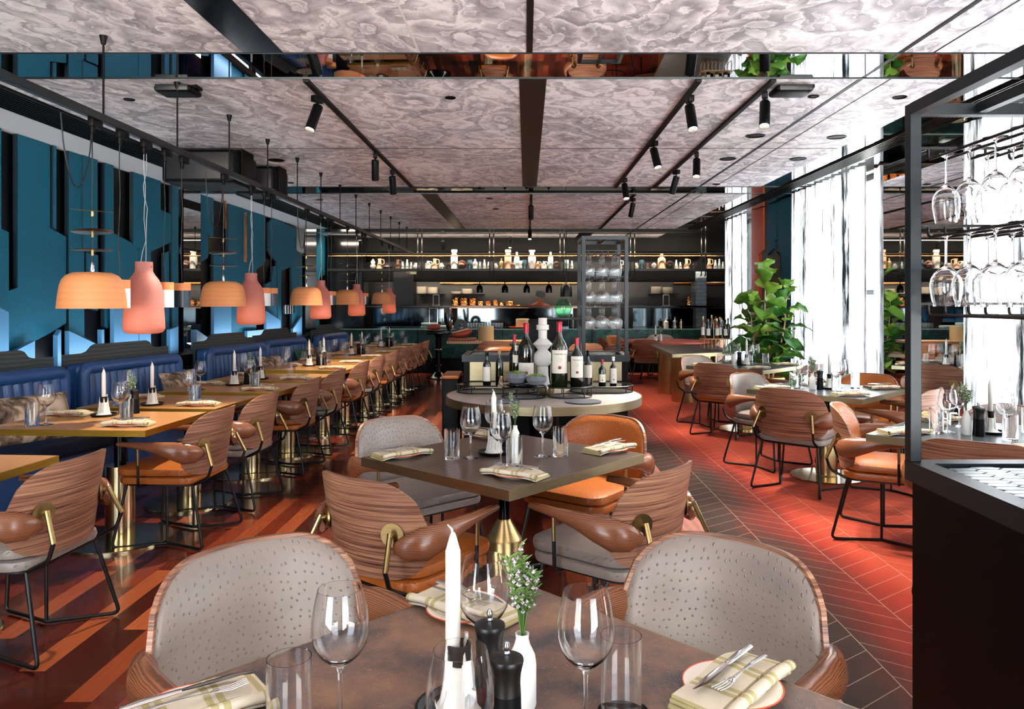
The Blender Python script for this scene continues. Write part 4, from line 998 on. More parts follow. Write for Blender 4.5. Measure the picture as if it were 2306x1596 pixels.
def can_lamp(low):
    r = empty('cylinder_pendant'); z0 = 1.455; rnd = random.Random(8)
    MB().lathe([(0.056,0.115),(0.056,0.165),(0,0.165)], 28, (0,0,z0)).obj('cap', M['terracotta'], r)
    MB().lathe([(0.056,0),(0.056,0.1145),(0.053,0.1145),(0.053,0)], 28, (0,0,z0), cap=False).obj('sleeve', M[low], r)
    MB().lathe([(0,0.01),(0.022,0.02),(0.025,0.05),(0.012,0.08),(0,0.09)], 12, (0,0,z0)).obj('bulb', M['bulb'], r)
    MB().tube(droop((0,0,TZ-0.1), (0,0,z0+0.165), 0.01, rnd), 0.003, 6).obj('cable', M['cable'], r)
    return Kind(r)
DL, BL, CW_, CD = dome_lamp(), bottle_lamp(), can_lamp('lampwhite'), can_lamp('lampdark')
G5 = ['nearest', 'second', 'third', 'fourth', 'farthest']
groups = [(4.14,4.70,(4.42,'w'),(4.97,'w'),(5.22,'d')), (5.93,6.53,(6.86,'w'),(7.06,'d')), (8.17,8.74,(9.06,'w'),(9.22,'d')), (10.04,10.6,(10.95,'w'),(11.12,'d')), (12.45,13.1,(13.45,'d'))]
for i, g in enumerate(groups):
    w = '%s lamp group' % G5[i]
    DL.put((TX, g[0], 0), 0.3*i, 'wide wood domed pendant under three thin discs, %s' % w, 'dome pendants', 'pendant lamp'); adapter(g[0], 'dome of the '+w)
    BL.put((TX, g[1], 0), 0.15*i, 'dusty pink bottle shaped glass pendant, glowing low, %s' % w, 'bottle pendants', 'pendant lamp'); adapter(g[1], 'pink pendant of the '+w)
    light('pendant_bulb', 'POINT', (TX, g[1]-0.02, 1.37), 7.0, (1, 0.60, 0.30), shadow_soft_size=0.03)
    light('pendant_bulb', 'POINT', (TX, g[0], 1.50), 3.0, (1, 0.75, 0.5), shadow_soft_size=0.03)
    for k, (y, c) in enumerate(g[2:]):
        (CW_ if c == 'w' else CD).put((TX, y, 0), 0, 'small cylinder pendant with terracotta cap and %s sleeve, %s%s' % ('white' if c == 'w' else 'dark grey', w, ', nearer one' if i == 0 and k == 0 else (', behind the pink one' if i == 0 and k == 1 else '')), 'cylinder pendants', 'pendant lamp')
        adapter(y, '%s %s cylinder, %s' % (['first','second','third'][k], 'white' if c == 'w' else 'dark', w))
# slack loops of spare cable
for i, (ya, yb, dz) in enumerate(((3.86, 4.14, 0.36), (5.6, 5.93, 0.40), (7.85, 8.17, 0.40), (10.9, 11.3, 0.45))):
    pts = [(TX, ya+(yb-ya)*t/14, TZ-0.06-dz*(1-(2*t/14-1)**2)**0.7) for t in range(15)]
    o = MB().tube(pts, 0.004, 6).obj('slack_cable', M['cable']); tag(o, 'black loop of spare cable sagging from the lamp track by the %s lamp group' % G5[min(i, 4)], 'cable')

# ------------------------------------------------------------------ ceiling spot tracks
def ctrack(x, ya, yb, label):
    o = MB().box((0,0,-0.012), (0.035, yb-ya, 0.024)).obj('spot_track', M['black'], smooth=False); o.location = (x, (ya+yb)/2, H); tag(o, label, 'track')
ctrack(-1.48, 5.06, 9.8, 'black spotlight track on the timber side of the second ceiling bay')
ctrack(1.16, 5.06, 9.8, 'black spotlight track over the carpet edge in the second ceiling bay')
ctrack(1.66, 5.06, 9.8, 'black spotlight track over the window tables in the second ceiling bay')
ctrack(0.07, 10.42, 15.4, 'black spotlight track in the middle of the third ceiling bay')
ctrack(1.5, 10.42, 15.4, 'black spotlight track over the carpet in the third ceiling bay')
def spot_kind(tilt):
    r = empty('track_spotlight')
    MB().box((0,0,-0.045), (0.04,0.09,0.045)).obj('adapter', M['black'], r, bevel=0.004)
    MB().cyl((0,0,-0.065), (0,0,-0.10), 0.008, n=8).obj('stem', M['black'], r)
    m = MB().at((0,0,-0.11), 0, R(tilt)); m.lathe([(0,0.02),(0.034,0.02),(0.036,0.015),(0.036,-0.18),(0.033,-0.18),(0.031,-0.16),(0,-0.16)], 24); m.obj('body', M['black'], r)
    m = MB().at((0,0,-0.11), 0, R(tilt)); m.lathe([(0,-0.161),(0.030,-0.161),(0.030,-0.163),(0,-0.163)], 20); m.obj('lens', M['lamp_lens'], r)
    return Kind(r)
SP = spot_kind(24)
spots = [(-1.48,5.35,150,'first on the timber side track'),(-1.48,7.40,10,'middle one on the timber side track'),(-1.48,8.35,0,'last on the timber side track'),
 (1.16,5.35,185,'first on the carpet edge track'),(1.16,6.85,200,'middle one on the carpet edge track'),(1.16,8.9,190,'last on the carpet edge track'),
 (1.66,5.25,160,'first on the window table track'),(1.66,7.35,165,'middle one on the window table track'),(1.66,8.35,30,'last on the window table track'),
 (0.07,10.9,0,'first on the middle track of the third bay'),(0.07,14.6,180,'last on the middle track of the third bay'),(1.5,10.6,20,'on the carpet track of the third bay'),
 (-1.9,17.2,0,'beside the black slot near the kitchen'),(-0.35,16.9,170,'centre of the last bay before the kitchen')]
for x, y, a, w in spots:
    SP.put((x, y, H-0.02), R(a), 'black cylinder spotlight, '+w, 'ceiling spotlights', 'spotlight')
    dirv = Vector((0, math.sin(R(24))*1.0, -1)); dirv.rotate(Matrix.Rotation(R(a), 3, 'Z'))
    l = light('spot_beam', 'SPOT', Vector((x, y, H-0.13))+dirv.normalized()*0.19, 130, (1, 0.9, 0.78), spot_size=R(64), spot_blend=0.6, shadow_soft_size=0.03)
    l.rotation_euler = dirv.to_track_quat('-Z', 'Y').to_euler()

def black_box(name, x, y, z, w, d, h, label, cat='speaker'):
    r = empty(name, (x, y, z)); tag(r, label, cat)
    MB().box((0,0,0), (w,d,h)).obj('case', M['black'], r, bevel=0.03, bseg=3)
    MB().box((0,-d/2-0.004,0), (w*0.86,0.012,h*0.8)).obj('grille', M['graph'], r, bevel=0.005)
    m = MB(); m.box((w/2+0.012,0,0.04), (0.012,d*0.5,h*1.05)); m.box((w/2-0.03,0,H-z-0.012), (0.10,d*0.4,0.02)); m.box((w/2+0.012,0,(H-z)/2+h*0.25), (0.012,0.05,H-z-h*0.5+0.02))
    m.obj('bracket', M['black'], r, smooth=False)
black_box('ceiling_loudspeaker', -3.15, 7.55, 2.80, 0.70, 0.62, 0.32, 'large black box loudspeaker hung under the ceiling above the blue benches')
black_box('ceiling_loudspeaker', -2.95, 8.45, 2.82, 0.42, 0.5, 0.30, 'smaller black box loudspeaker hung right behind the large one')
black_box('ceiling_projector', -2.42, 5.25, 2.955, 0.26, 0.2, 0.05, 'flat black unit on the ceiling behind the first mirrored beam, bench side', 'projector')
black_box('ceiling_projector', 1.84, 5.25, 2.955, 0.26, 0.2, 0.05, 'flat black unit on the ceiling behind the first mirrored beam, window side', 'projector')

# ------------------------------------------------------------------ waiter stations with glass racks
def station(x0, y0, rack_left, label):
    """x0, y0: front west corner; 1.545 wide, 0.65 deep, 1.0 high"""
    W_, D_, T = 1.545, 0.65, 1.0
    r = empty('waiter_station', (x0+W_/2, y0+D_/2, 0)); tag(r, label, 'sideboard')
    MB().box((0,0,0.49), (W_-0.03, D_-0.03, 0.90)).obj('body', M['black'], r, smooth=False, bevel=0.004)
    m = MB()
    for (cx, cy, sx, sy) in ((0,D_/2-0.03,W_,0.06),(0,-D_/2+0.03,W_,0.06),(W_/2-0.03,0,0.06,D_-0.12),(-W_/2+0.03,0,0.06,D_-0.12)): m.box((cx,cy,T-0.03), (sx,sy,0.06))
    m.obj('top_frame', M['steel_frame'], r, smooth=False)
    # long hexagon tiles
    m = MB(); a, b = 0.047, 0.0165; g = 0.0035
    m.box((0,0,T-0.022), (W_-0.13, D_-0.13, 0.02))
    m.obj('tile_bed', M['black'], r, smooth=False)
    m = MB(); lx, ly = W_/2-0.065, D_/2-0.065; row = 0; y = -ly+b
    while y < ly-b:
        x = -lx+a+(a*0.78 if row % 2 else 0)
        while x < lx-a:
            m.prism([(x-a,y),(x-a*0.55,y-b),(x+a*0.55,y-b),(x+a,y),(x+a*0.55,y+b),(x-a*0.55,y+b)], T-0.012, T-0.006); x += (a*1.55+g)
        y += b+g; row += 1
    m2 = MB(); m = MB(); row = 0; y = -ly+b+0.002
    px_ = 2*a*0.775+2*g
    while y < ly-b:
        x = -lx+a+0.002+((px_) if row % 2 else 0)
        while x < lx-a:
            m.prism([(x-a,y),(x-a*0.55,y-b),(x+a*0.55,y-b),(x+a,y),(x+a*0.55,y+b),(x-a*0.55,y+b)], T-0.012, T-0.006); x += 2*px_
        y += b+g*0.7; row += 1
    m.obj('hexagon_tile', M['hex_tiles'], r, smooth=False, kind='stuff')
    for s in (-1, 1):
        d = empty('door', (0,0,0)); d.parent = r
        p = MB().box((s*0.37,-D_/2+0.008,0.852), (0.66, 0.02, 0.175)).obj('brass_panel', M['brass_panel'], r, smooth=False, bevel=0.002)
        bpy.data.objects.remove(d)
        m = MB(); pts = [(s*0.03+s*0.12*math.cos(t), 0.30+0.12*math.sin(t)) for t in [math.pi*2*i/20 for i in range(21)]]
        m.at((s*0.37,-D_/2-0.008,0.79), 0, R(90)); m.lathe([(0,-0.004),(0.072,-0.004),(0.072,0.004),(0,0.004)], 32); m.obj('round_pull', M['brass_dark'], p)
    MB().box((0,0.02,0.02), (W_-0.1, D_-0.1, 0.04)).obj('plinth', M['black'], r, smooth=False)
    return r
def rack(x0, y0, label):
    """x0, y0: front west corner of the rack foot"""
    W_, D_, z0, z1 = 0.43, 0.62, 1.0, 2.10; t = 0.035
    r = empty('glass_rack', (x0+W_/2, y0+D_/2, z0)); tag(r, label, 'glass rack')
    hx, hy = W_/2-t/2, D_/2-t/2; hh = z1-z0
    for sx in (-1,1):
        for sy in (-1,1): MB().box((sx*hx, sy*hy, hh/2), (t,t,hh)).obj('post', M['steel_frame'], r, smooth=False, bevel=0.002)
    m = MB()
    for sy in (-1,1): m.box((0, sy*hy, hh-t/2), (W_-2*t, t, t))
    for sx in (-1,1): m.box((sx*hx, 0, hh-t/2), (t, D_-2*t, t))
    m.box((0,0,hh-t/2), (t*0.8, D_-2*t, t*0.8)); m.obj('top_frame', M['steel_frame'], r, smooth=False)
    for zt in (0.93, 0.69, 0.45):
        m = MB()
        for sy in (-1,1): m.box((0, sy*(hy), zt+0.035), (W_-2*t, 0.008, 0.008))
        for lane in (-0.125, 0, 0.125):
            for s in (-1, 1):
                x = lane+s*0.026
                m.tube(arc_path([(x,-hy,zt+0.035),(x,-hy,zt),(x,hy,zt),(x,hy,zt+0.035)], 0.03), 0.0045, 6)
            m.tube([(lane-0.026,-hy+0.01,zt),(lane+0.026,-hy+0.01,zt)], 0.0045, 6)
        m.obj('hanging_rail', M['black_metal'], r)
    return r
def flip(p): return [(r, -z) for r, z in p]
WPROF = wine_prof(0.90)
FPROF = [(r*0.85, z*0.94) for r, z in wine_prof(0.90)]
HG = {}
for key, mt, n in (('near','glass',28), ('far','thin_glass',14)):
    HG[key, 0] = wine_glass(M[mt], n, 'hanging_wine_glass', flip(FPROF)); HG[key, 1] = wine_glass(M[mt], n, 'hanging_wine_glass', flip(WPROF))
def fill(x0, y0, key, tiers, where, cols=5):
    cx_, cy_ = x0+0.215, y0+0.31
    for ti in tiers:
        zt = 1.0+(0.93, 0.69, 0.45)[ti]+0.0052
        for li, lane in enumerate((-0.125, 0, 0.125)):
            for k in range(cols):
                y = cy_-0.24+0.48*k/(cols-1)
                HG[key, 0 if ti == 0 else 1].put((cx_+lane, y, zt), 0, '%s glass hung in the %s tier, %s lane, %s' % (['First','Second','Third','Fourth','Fifth','Sixth'][k], ['top','middle','lowest'][ti], ['window-away','middle','window-side'][li], where), 'wine glasses hanging in the racks', 'wine glass')
station(1.178, 1.70, True, 'black waiter station with hexagon tiled top, close to us at the carpet')
rack(1.178, 1.73, 'tall black metal wine glass rack standing on the close waiter station')
fill(1.178, 1.73, 'near', (0, 1), 'close rack')
SX0, SY0 = -0.593, 6.95
station(SX0, SY0, False, 'black waiter station with brass panels behind the round stone table')
rack(SX0+1.545-0.43-0.01, SY0, 'tall black metal wine glass rack on the station behind the round table')
fill(SX0+1.545-0.43-0.01, SY0, 'far', (0, 1, 2), 'rack behind the round table', cols=6)
# ------------------------------------------------------------------ round stone table with the wine display
RTX, RTY, RTR = 0.14, 6.06, 0.78
rt = empty('round_table', (RTX, RTY, 0)); tag(rt, 'large round display table with pale stone top and brass rim', 'table')
MB().lathe([(0,0.694),(RTR-0.008,0.694),(RTR-0.008,0.7505),(0,0.7505)], 96).obj('table_top', M['concrete_top'], rt)
MB().lathe([(RTR-0.006,0.690),(RTR,0.690),(RTR,0.752),(RTR-0.006,0.752),(RTR-0.006,0.690)], 96, cap=False).obj('edge_band', M['brass_panel'], rt, sharp=30)
MB().lathe([(0,0),(0.30,0),(0.30,0.02),(0.12,0.04),(0.12,0.694),(0,0.694)], 32).obj('pedestal', M['black'], rt)
TZ0 = 0.7515
def tray(cx_, cy_, w, d, z1, label, rz=0):
    r = empty('wire_tray', (cx_, cy_, TZ0), rz); tag(r, label, 'tray', 'black wire tray stands')
    o = rrect(w, d, min(w, d)*0.48, 8); h = z1-TZ0
    MB().tube([(p[0],p[1],0.005) for p in o], 0.005, 6, closed=True).obj('foot_ring', M['black_metal'], r)
    MB().tube([(p[0],p[1],h) for p in o], 0.006, 6, closed=True).obj('top_ring', M['black_metal'], r)
    MB().prism(o, h-0.004, h+0.001).obj('tray_plate', M['black_gloss'], r)
    for k in range(0, len(o), max(1, len(o)//7)):
        MB().tube([(o[k][0],o[k][1],0.005),(o[k][0],o[k][1],h)], 0.0042, 6).obj('leg', M['black_metal'], r)
tray(-0.24, 6.22, 0.66, 0.34, 0.815, 'black oval wire tray at the timber side of the round stone table')
tray(-0.02, 5.86, 0.34, 0.30, 0.835, 'round black wire tray under the felt herb pots')
tray(0.34, 5.90, 0.34, 0.30, 0.835, 'round black wire tray under the two largest wine bottles')
tray(0.62, 6.25, 0.52, 0.34, 0.805, 'black oval wire tray at the carpet side of the round stone table')
def platter(x, y, rr, label):
    o = MB().lathe([(0,0.002),(rr*0.6,0),(rr,0.006),(rr,0.010),(rr*0.6,0.006),(0,0.006)], 40).obj('serving_plate', M['grey_felt']); o.location = (x, y, TZ0); tag(o, label, 'plate')
platter(-0.17, 5.60, 0.125, 'flat grey ceramic plate in front of the felt pots'); platter(0.42, 5.57, 0.135, 'flat dark grey plate in front of the large bottles')
def text(body, size, loc, parent, mat='ink', rot=(R(90),0,0), name='lettering', ext=0.0003):
    c = bpy.data.curves.new(name, 'FONT'); c.body = body; c.size = size; c.align_x = 'CENTER'; c.extrude = ext
    tmp = bpy.data.objects.new(name, c); col.objects.link(tmp); dg = bpy.context.evaluated_depsgraph_get()
    me = bpy.data.meshes.new_from_object(tmp.evaluated_get(dg)); bpy.data.objects.remove(tmp)
    o = bpy.data.objects.new(name, me); col.objects.link(o); me.materials.clear(); me.materials.append(M[mat]); o.parent = parent; o.location = loc; o.rotation_euler = rot
    return o
def bottle(x, y, z, h, rr, glass, foil, label_z, label_mat, words, what, slim=False, seal=True):
    r = empty('wine_bottle' if not slim else 'oil_bottle', (x, y, z), 0); tag(r, what, 'bottle')
    if slim: prof = [(0,0),(rr*0.94,0),(rr,0.01*h),(rr,0.60*h),(rr*0.9,0.66*h),(rr*0.42,0.74*h),(rr*0.36,0.78*h),(rr*0.36,0.97*h),(rr*0.44,0.975*h),(rr*0.44,h),(0,h)]
    else: prof = [(0,0),(rr*0.9,0),(rr,0.02*h),(rr,0.55*h),(rr*0.96,0.60*h),(rr*0.75,0.67*h),(rr*0.45,0.735*h),(rr*0.33,0.79*h),(rr*0.29,0.84*h),(rr*0.29,0.96*h),(rr*0.34,0.965*h),(rr*0.34,0.985*h),(rr*0.29,h),(0,h)]
    MB().lathe(prof, 32).obj('body', M[glass], r, sharp=50)
    k = 0.84 if not slim else 0.86
    fr = rr*0.31 if not slim else rr*0.40
    MB().lathe([(fr,k*h),(fr,0.965*h),(fr*1.15,0.967*h),(fr*1.15,0.99*h),(fr,1.002*h),(0,1.003*h)], 20).obj('capsule', M[foil], r)
    if label_mat:
        a0 = 1.05; z0, z1 = label_z[0]*h, label_z[1]*h
        def f(o):
            def g(u, v):
                a = -math.pi/2+(2*u-1)*a0; return ((rr+o)*math.cos(a), (rr+o)*math.sin(a), z0+(z1-z0)*v)
            return g
        lb = MB().shell(f(0.0006), f(0.0010), 16, 2).obj('paper_label', M[label_mat], r)
        if words: text(words, rr*0.24, (0, -rr-0.0022, z0+(z1-z0)*0.80), lb)
        if seal:
            m = MB().at((0,-rr-0.0014,z0+(z1-z0)*0.25), 0, R(90)); m.lathe([(0,-0.0004),(rr*0.20,-0.0004),(rr*0.20,0.0004),(0,0.0004)], 20); m.obj('seal', M['seal'], lb)
            m = MB().at((0,-rr-0.0014,z0+(z1-z0)*0.58), 0, R(90)); m.tube([(rr*0.2*math.cos(a), rr*0.2*math.sin(a), 0) for a in [2*math.pi*i/16 for i in range(16)]], 0.0006, 4, closed=True); m.obj('emblem', M['ink'], lb)
    return r
bottle(-0.05+0.05, 6.20, 0.8165, 0.50, 0.070, 'bottle', 'foil_red', (0.14,0.36), 'paper', '', 'very large dark wine bottle with red capsule and small label, beside the totem vase')
bottle(-0.30+0.24-0.04, 6.34, 0.8165, 0.40, 0.045, 'bottle', 'foil_red', (0.2,0.5), None, '', 'dark wine bottle with red capsule half hidden behind the very large one')
bottle(-0.10+0.02, 6.28-0.02, 0.8165, 0.315, 0.036, 'bottle', 'paper', (0.55,0.75), 'paper', '', 'short dark bottle with pale neck label, beside the very large one', slim=True, seal=False)
bottle(0.26, 5.92, 0.8365, 0.50, 0.066, 'bottle_green', 'foil_red', (0.20,0.56), 'paper', 'TIGNANELLO', 'tallest wine bottle with red capsule and big cream label')
bottle(0.395, 5.90, 0.8365, 0.375, 0.052, 'bottle', 'foil_red', (0.18,0.62), 'paper', 'TIGNANELLO', 'middle sized wine bottle with red capsule beside the tallest one')
bottle(0.50, 6.13, 0.8065, 0.29, 0.036, 'bottle', 'black', (0.25,0.6), 'paper', '', 'dark bottle with black capsule behind the middle sized wine bottle', seal=False)
bottle(0.62, 6.16, 0.8065, 0.215, 0.030, 'bottle', 'foil_red', (0.15,0.45), 'paper', '', 'small dark sauce bottle with round label and red neck', slim=True)
bottle(0.715, 6.20, 0.8065, 0.235, 0.029, 'bottle', 'paper', (0.08,0.60), 'paper', '', 'slim dark oil bottle with cream cap and long cream label', slim=True)
bottle(-0.32, 6.14, 0.8165, 0.27, 0.033, 'bottle', 'black', (0.12,0.55), 'paper', '', 'slim dark oil bottle with black cap and cream label, at the timber side', slim=True, seal=False)
bottle(-0.22, 6.20, 0.8165, 0.285, 0.032, 'bottle', 'cork', (0.1,0.5), None, '', 'dark bottle with tan neck next to the black capped oil bottle', slim=True)
# totem vase
s = 0.0038; pf = []
for rpx, ypx in [(0,160),(17,160),(17,152),(12.5,124),(12,106)]+[(max(10, 20.5*math.sin(a)), 87-20.5*math.cos(a)) for a in [R(150-8*i) for i in range(16)]]+[(11,68),(20.5,57),(20.5,55),(9.5,44),(9.5,26),(13.5,25),(13.5,15),(9.5,14),(9.5,0),(7.5,0),(7.5,14),(0,14)]: pf.append((rpx*s, (160-ypx)*s))
o = MB().lathe(pf, 48).obj('totem_vase', M['plaster'], sharp=30); o.location = (0.135, 6.20, TZ0); tag(o, 'tall matt white totem vase of stacked shapes, among the wine bottles', 'vase')
# felt pots with herbs
def felt_pot(x, y, z, rr, label, seed):
    r = empty('felt_pot', (x, y, z)); tag(r, label, 'plant pot', 'grey felt herb pots'); rnd = random.Random(seed)
    n = 9; top = [(rr*(1+0.18*rnd.uniform(-1,1))*math.cos(2*math.pi*i/n), rr*0.8*math.sin(2*math.pi*i/n)) for i in range(n)]
    bot = [(p[0]*0.72, p[1]*0.72) for p in top]; inn = [(p[0]*0.93, p[1]*0.93) for p in top]
    m = MB(); m.rings([[(p[0],p[1],0.0) for p in bot], [(p[0]*1.05,p[1]*1.05,rr*0.45) for p in top], [(p[0],p[1],rr*0.85+0.01*rnd.random()) for p in top], [(p[0],p[1],rr*0.85) for p in inn], [(p[0]*0.6,p[1]*0.6,rr*0.3) for p in inn]])
    m.obj('pot', M['grey_felt'], r, sharp=30)
    MB().lathe([(0,rr*0.5),(rr*0.8,rr*0.5),(rr*0.75,rr*0.62),(0,rr*0.68)], 14).obj('soil_fill', M['soil'], r)
    m = MB()
    for i in range(130):
        a = rnd.uniform(0, 6.28); q = rnd.uniform(0, rr*0.7); zz = rr*0.65; b = rnd.uniform(0, 6.28); L = rnd.uniform(0.012, 0.034)
        p = Vector((q*math.cos(a), q*math.sin(a)*0.85, zz)); e = p+Vector((math.cos(b)*L*0.7, math.sin(b)*L*0.7, L*1.2)); m.tube([p, (p+e)/2+Vector((0,0,0.003)), e], [0.001,0.005,0.001], 4)
    m.obj('herb_leaves', M['herb'], r)
felt_pot(-0.075, 5.86, 0.8655, 0.085, 'wide grey felt pot of small herbs, the larger of two', 1)
felt_pot(0.075, 5.82, 0.8555, 0.068, 'grey felt pot of small herbs beside the tallest wine bottle', 2)
def crumple(x, y, z, sx, sy, sz, mat, label, seed):
    rnd = random.Random(seed); r = []
    m = MB()
    for i in range(6):
        t = i/5; rr = math.sin(math.pi*min(1, 0.15+t*0.8)); r.append([(sx*rr*math.cos(a)*(1+0.22*rnd.uniform(-1,1)), sy*rr*math.sin(a)*(1+0.22*rnd.uniform(-1,1)), sz*(t)) for a in [2*math.pi*k/13 for k in range(13)]])
    m.rings(r); o = m.obj('crumpled_wrap', M[mat], smooth=False); o.location = (x, y, z); tag(o, label, 'wrapping')
crumple(-0.04, 5.84, 0.8365, 0.12, 0.09, 0.03, 'black_gloss', 'shiny black crumpled wrap under the felt pots', 5)
# pale shell shaped card beside the pots
m = MB(); m.prism([(-0.03,-0.012),(0,-0.03),(0.012,0.0),(0.0,0.03),(-0.03,0.012)], 0, 0.085, [(-0.012,-0.006),(0,-0.012),(0.006,0),(0,0.012),(-0.012,0.006)])
o = m.obj('shell_ornament', M['print_fabric'], smooth=False); o.location = (-0.19, 5.80, 0.8365); tag(o, 'pale pointed shell ornament leaning by the felt pots', 'ornament')
bowl = MB().lathe([(0,0),(0.05,0),(0.062,0.02),(0.066,0.055),(0.062,0.055),(0.058,0.02),(0,0.01)], 28).obj('brass_bowl', M['brass_polish']); bowl.location = (0.16, 5.98, TZ0); tag(bowl, 'low shiny brass bowl under the tray edges below the totem vase', 'bowl')

o = empty('side_trolley', (-0.70, 7.15, 0)); tag(o, 'narrow black trolley with tan leather top beside the brass panelled station', 'trolley')
MB().box((0,0,0.42), (0.15,0.42,0.72)).obj('body', M['black'], o, bevel=0.01); MB().box((0,0,0.80), (0.16,0.44,0.04)).obj('top_pad', M['tan_leather'], o, bevel=0.015)
for sx in (-1,1):
    for sy in (-1,1): MB().lathe([(0,0),(0.02,0),(0.025,0.03),(0.02,0.06),(0,0.06)], 12, (sx*0.05, sy*0.16, 0)).obj('castor', M['black_metal'], o)
# on the station behind: order box with green glass vase on top
o = MB().box((0,0,0.16), (0.30,0.26,0.32)).obj('order_box', M['black'], bevel=0.01); o.location = (0.17, 7.30, 1.0015); tag(o, 'black box standing on the brass panelled station behind the totem vase', 'box')
o = MB().box((0,0,0), (0.42,0.16,0.018)).obj('wood_board', M['cap_wood'], bevel=0.004); o.location = (0.36, 7.28, 1.331); tag(o, 'dark weathered board lying on the black box under the green vase', 'board')
o = MB().lathe([(0,0),(0.04,0),(0.066,0.03),(0.082,0.075),(0.080,0.115),(0.062,0.158),(0.045,0.182),(0.042,0.182),(0.059,0.156),(0.077,0.114),(0.079,0.075),(0.063,0.031),(0.03,0.006),(0,0.006)], 40).at((0,0,0)).obj('green_vase', M['green_glass'], sharp=80); o.location = (0.355, 7.26, 1.3405); tag(o, 'rounded mottled green glass vase on the dark board', 'vase')

# ------------------------------------------------------------------ fig plant
def fig_plant(x, y, label, seed=2):
    rnd = random.Random(seed); r = empty('fig_plant', (x, y, 0)); tag(r, label, 'potted plant')
    MB().lathe([(0,0),(0.17,0),(0.19,0.02),(0.21,0.52),(0.20,0.54),(0.185,0.54),(0.18,0.46),(0,0.46)], 36).obj('planter', M['brass'], r)
    MB().lathe([(0,0.47),(0.182,0.47),(0.182,0.50),(0,0.505)], 24).obj('soil_fill', M['soil'], r)
    tk = MB(); lf = MB()
    stems = [[(0,0,0.48),(0.03,0.02,0.9),(-0.04,0.0,1.35),(-0.02,0.03,1.88)], [(0.05,0.02,0.48),(0.14,0.0,0.85),(0.20,-0.04,1.2),(0.24,0.0,1.62)], [(-0.05,0,0.48),(-0.14,0.03,0.8),(-0.20,0.0,1.1),(-0.22,0,1.45)]]
    for st in stems:
        tk.tube(st, [0.016,0.013,0.010,0.005], 8)
        for k in range(24):
            t = 0.08+0.92*k/23*1.0; q = min(t, 0.999)*3; i = int(q); fr = q-i; p = Vector(st[i]).lerp(Vector(st[i+1]), fr)
            a = k*2.4+rnd.uniform(-0.4, 0.4); L = rnd.uniform(0.26, 0.40)*(1.0 if t < 0.9 else 0.85); wd = L*0.40
            tilt = rnd.uniform(0.15, 0.9) if t < 0.85 else rnd.uniform(0.8, 1.2); d = Vector((math.cos(a)*math.cos(tilt), math.sin(a)*math.cos(tilt), math.sin(tilt)))
            side = d.cross(Vector((0,0,1))).normalized(); side.rotate(Matrix.Rotation(rnd.uniform(-0.9,0.9), 3, d)); up = side.cross(d).normalized()
            base = p+d*0.05; tk.tube([p, base], 0.004, 5)
            droop_ = rnd.uniform(0.25, 0.6)
            def leaf(o, base=base, d=d, side=side, up=up, L=L, wd=wd, droop_=droop_, ph=rnd.uniform(0,6)):
                def g(u, v):
                    s = 2*v-1; w = wd*(math.sin(math.pi*min(1, u**0.75*1.0))**0.6)*(0.62+0.5*u)*(1 if u < 0.999 else 0.02)
                    c = base+d*(L*u)-Vector((0,0,1))*(droop_*L*u*u)+up*(abs(s)**1.4*w*0.42+0.012*math.sin(u*14+ph+s*2)*abs(s)*1.6+o)
                    return tuple(c+side*(s*w))
                return g
            lf.shell(leaf(0), leaf(0.0012), 9, 6)
    tk.obj('trunk', M['pine'], r); lf.obj('foliage', M['fig_leaf'], r, sharp=70)
fig_plant(3.08, 9.62, 'large fiddle leaf fig in a brass planter before the blue pier and curtain')

# ------------------------------------------------------------------ hexagonal service table with oil bottles
ht = empty('service_table', (2.6, 11.9, 0)); tag(ht, 'angular service table with shiny grey top and fat brass drum legs', 'table')
hp = [(-0.53,-1.2),(0.47,-0.75),(0.62,0.9),(-0.45,1.15)]
MB().prism(hp, 0.705, 0.7515).obj('table_top', M['grey_top'], ht, smooth=False)
m = MB(); n = 4
for i in range(n):
    a, b = Vector(hp[i]), Vector(hp[(i+1)%n]); d = (b-a).normalized()*0.0; t_ = (b-a); nn = Vector((t_.y, -t_.x)).normalized()*0.006
    m.prism([tuple(a), tuple(b), tuple(b+nn), tuple(a+nn)], 0.703, 0.752)
m.obj('edge_band', M['brass_panel'], ht, smooth=False)
for (x, y, rr) in ((-0.22,-0.55,0.19), (-0.25,0.45,0.19), (0.25,0.1,0.17)):
    MB().lathe([(0,0),(rr,0),(rr,0.704),(0,0.704)], 36, (x, y, 0)).obj('drum_leg', M['brass'], ht, sharp=30)
br = empty('bottle_rack', (2.95, 11.75, 0.752)); tag(br, 'bent cane bottle rack on the angular service table', 'rack')
MB().prism(rrect(0.50,0.26,0.1,5), 0.16, 0.175).obj('shelf', M['pine'], br)
m = MB()
for i in range(8):
    x = -0.21+0.06*i; m.tube(arc_path([(x,-0.115,0.16),(x,-0.115,0.006),(x,0.115,0.006),(x,0.115,0.16)], 0.03), 0.006, 6)
m.obj('cane_loop', M['pine'], br)
for i, (dx, dy, h, g, fo, lb) in enumerate([(-0.20,0.0,0.34,'bottle_amber','gold','paper'),(-0.13,-0.05,0.30,'bottle','cork','paper'),(-0.06,0.03,0.36,'bottle_green','gold',None),(0.0,-0.06,0.31,'bottle_amber','paper','paper'),(0.07,0.02,0.33,'bottle','gold','paper'),(0.14,-0.04,0.29,'bottle_green','black','paper'),(0.20,0.03,0.31,'bottle','black',None)]):
    bottle(2.95+dx, 11.75+dy, 0.9285, h, 0.033, g, fo, (0.15,0.5), lb, '', ['amber oil bottle at the timber end of the cane rack','dark bottle with cork top on the cane rack','tallest green bottle on the cane rack','golden oil bottle with pale cap at the front of the cane rack','dark bottle with gold cap on the cane rack','green bottle with black cap on the cane rack','black bottle at the window end of the cane rack'][i], slim=True, seal=False)

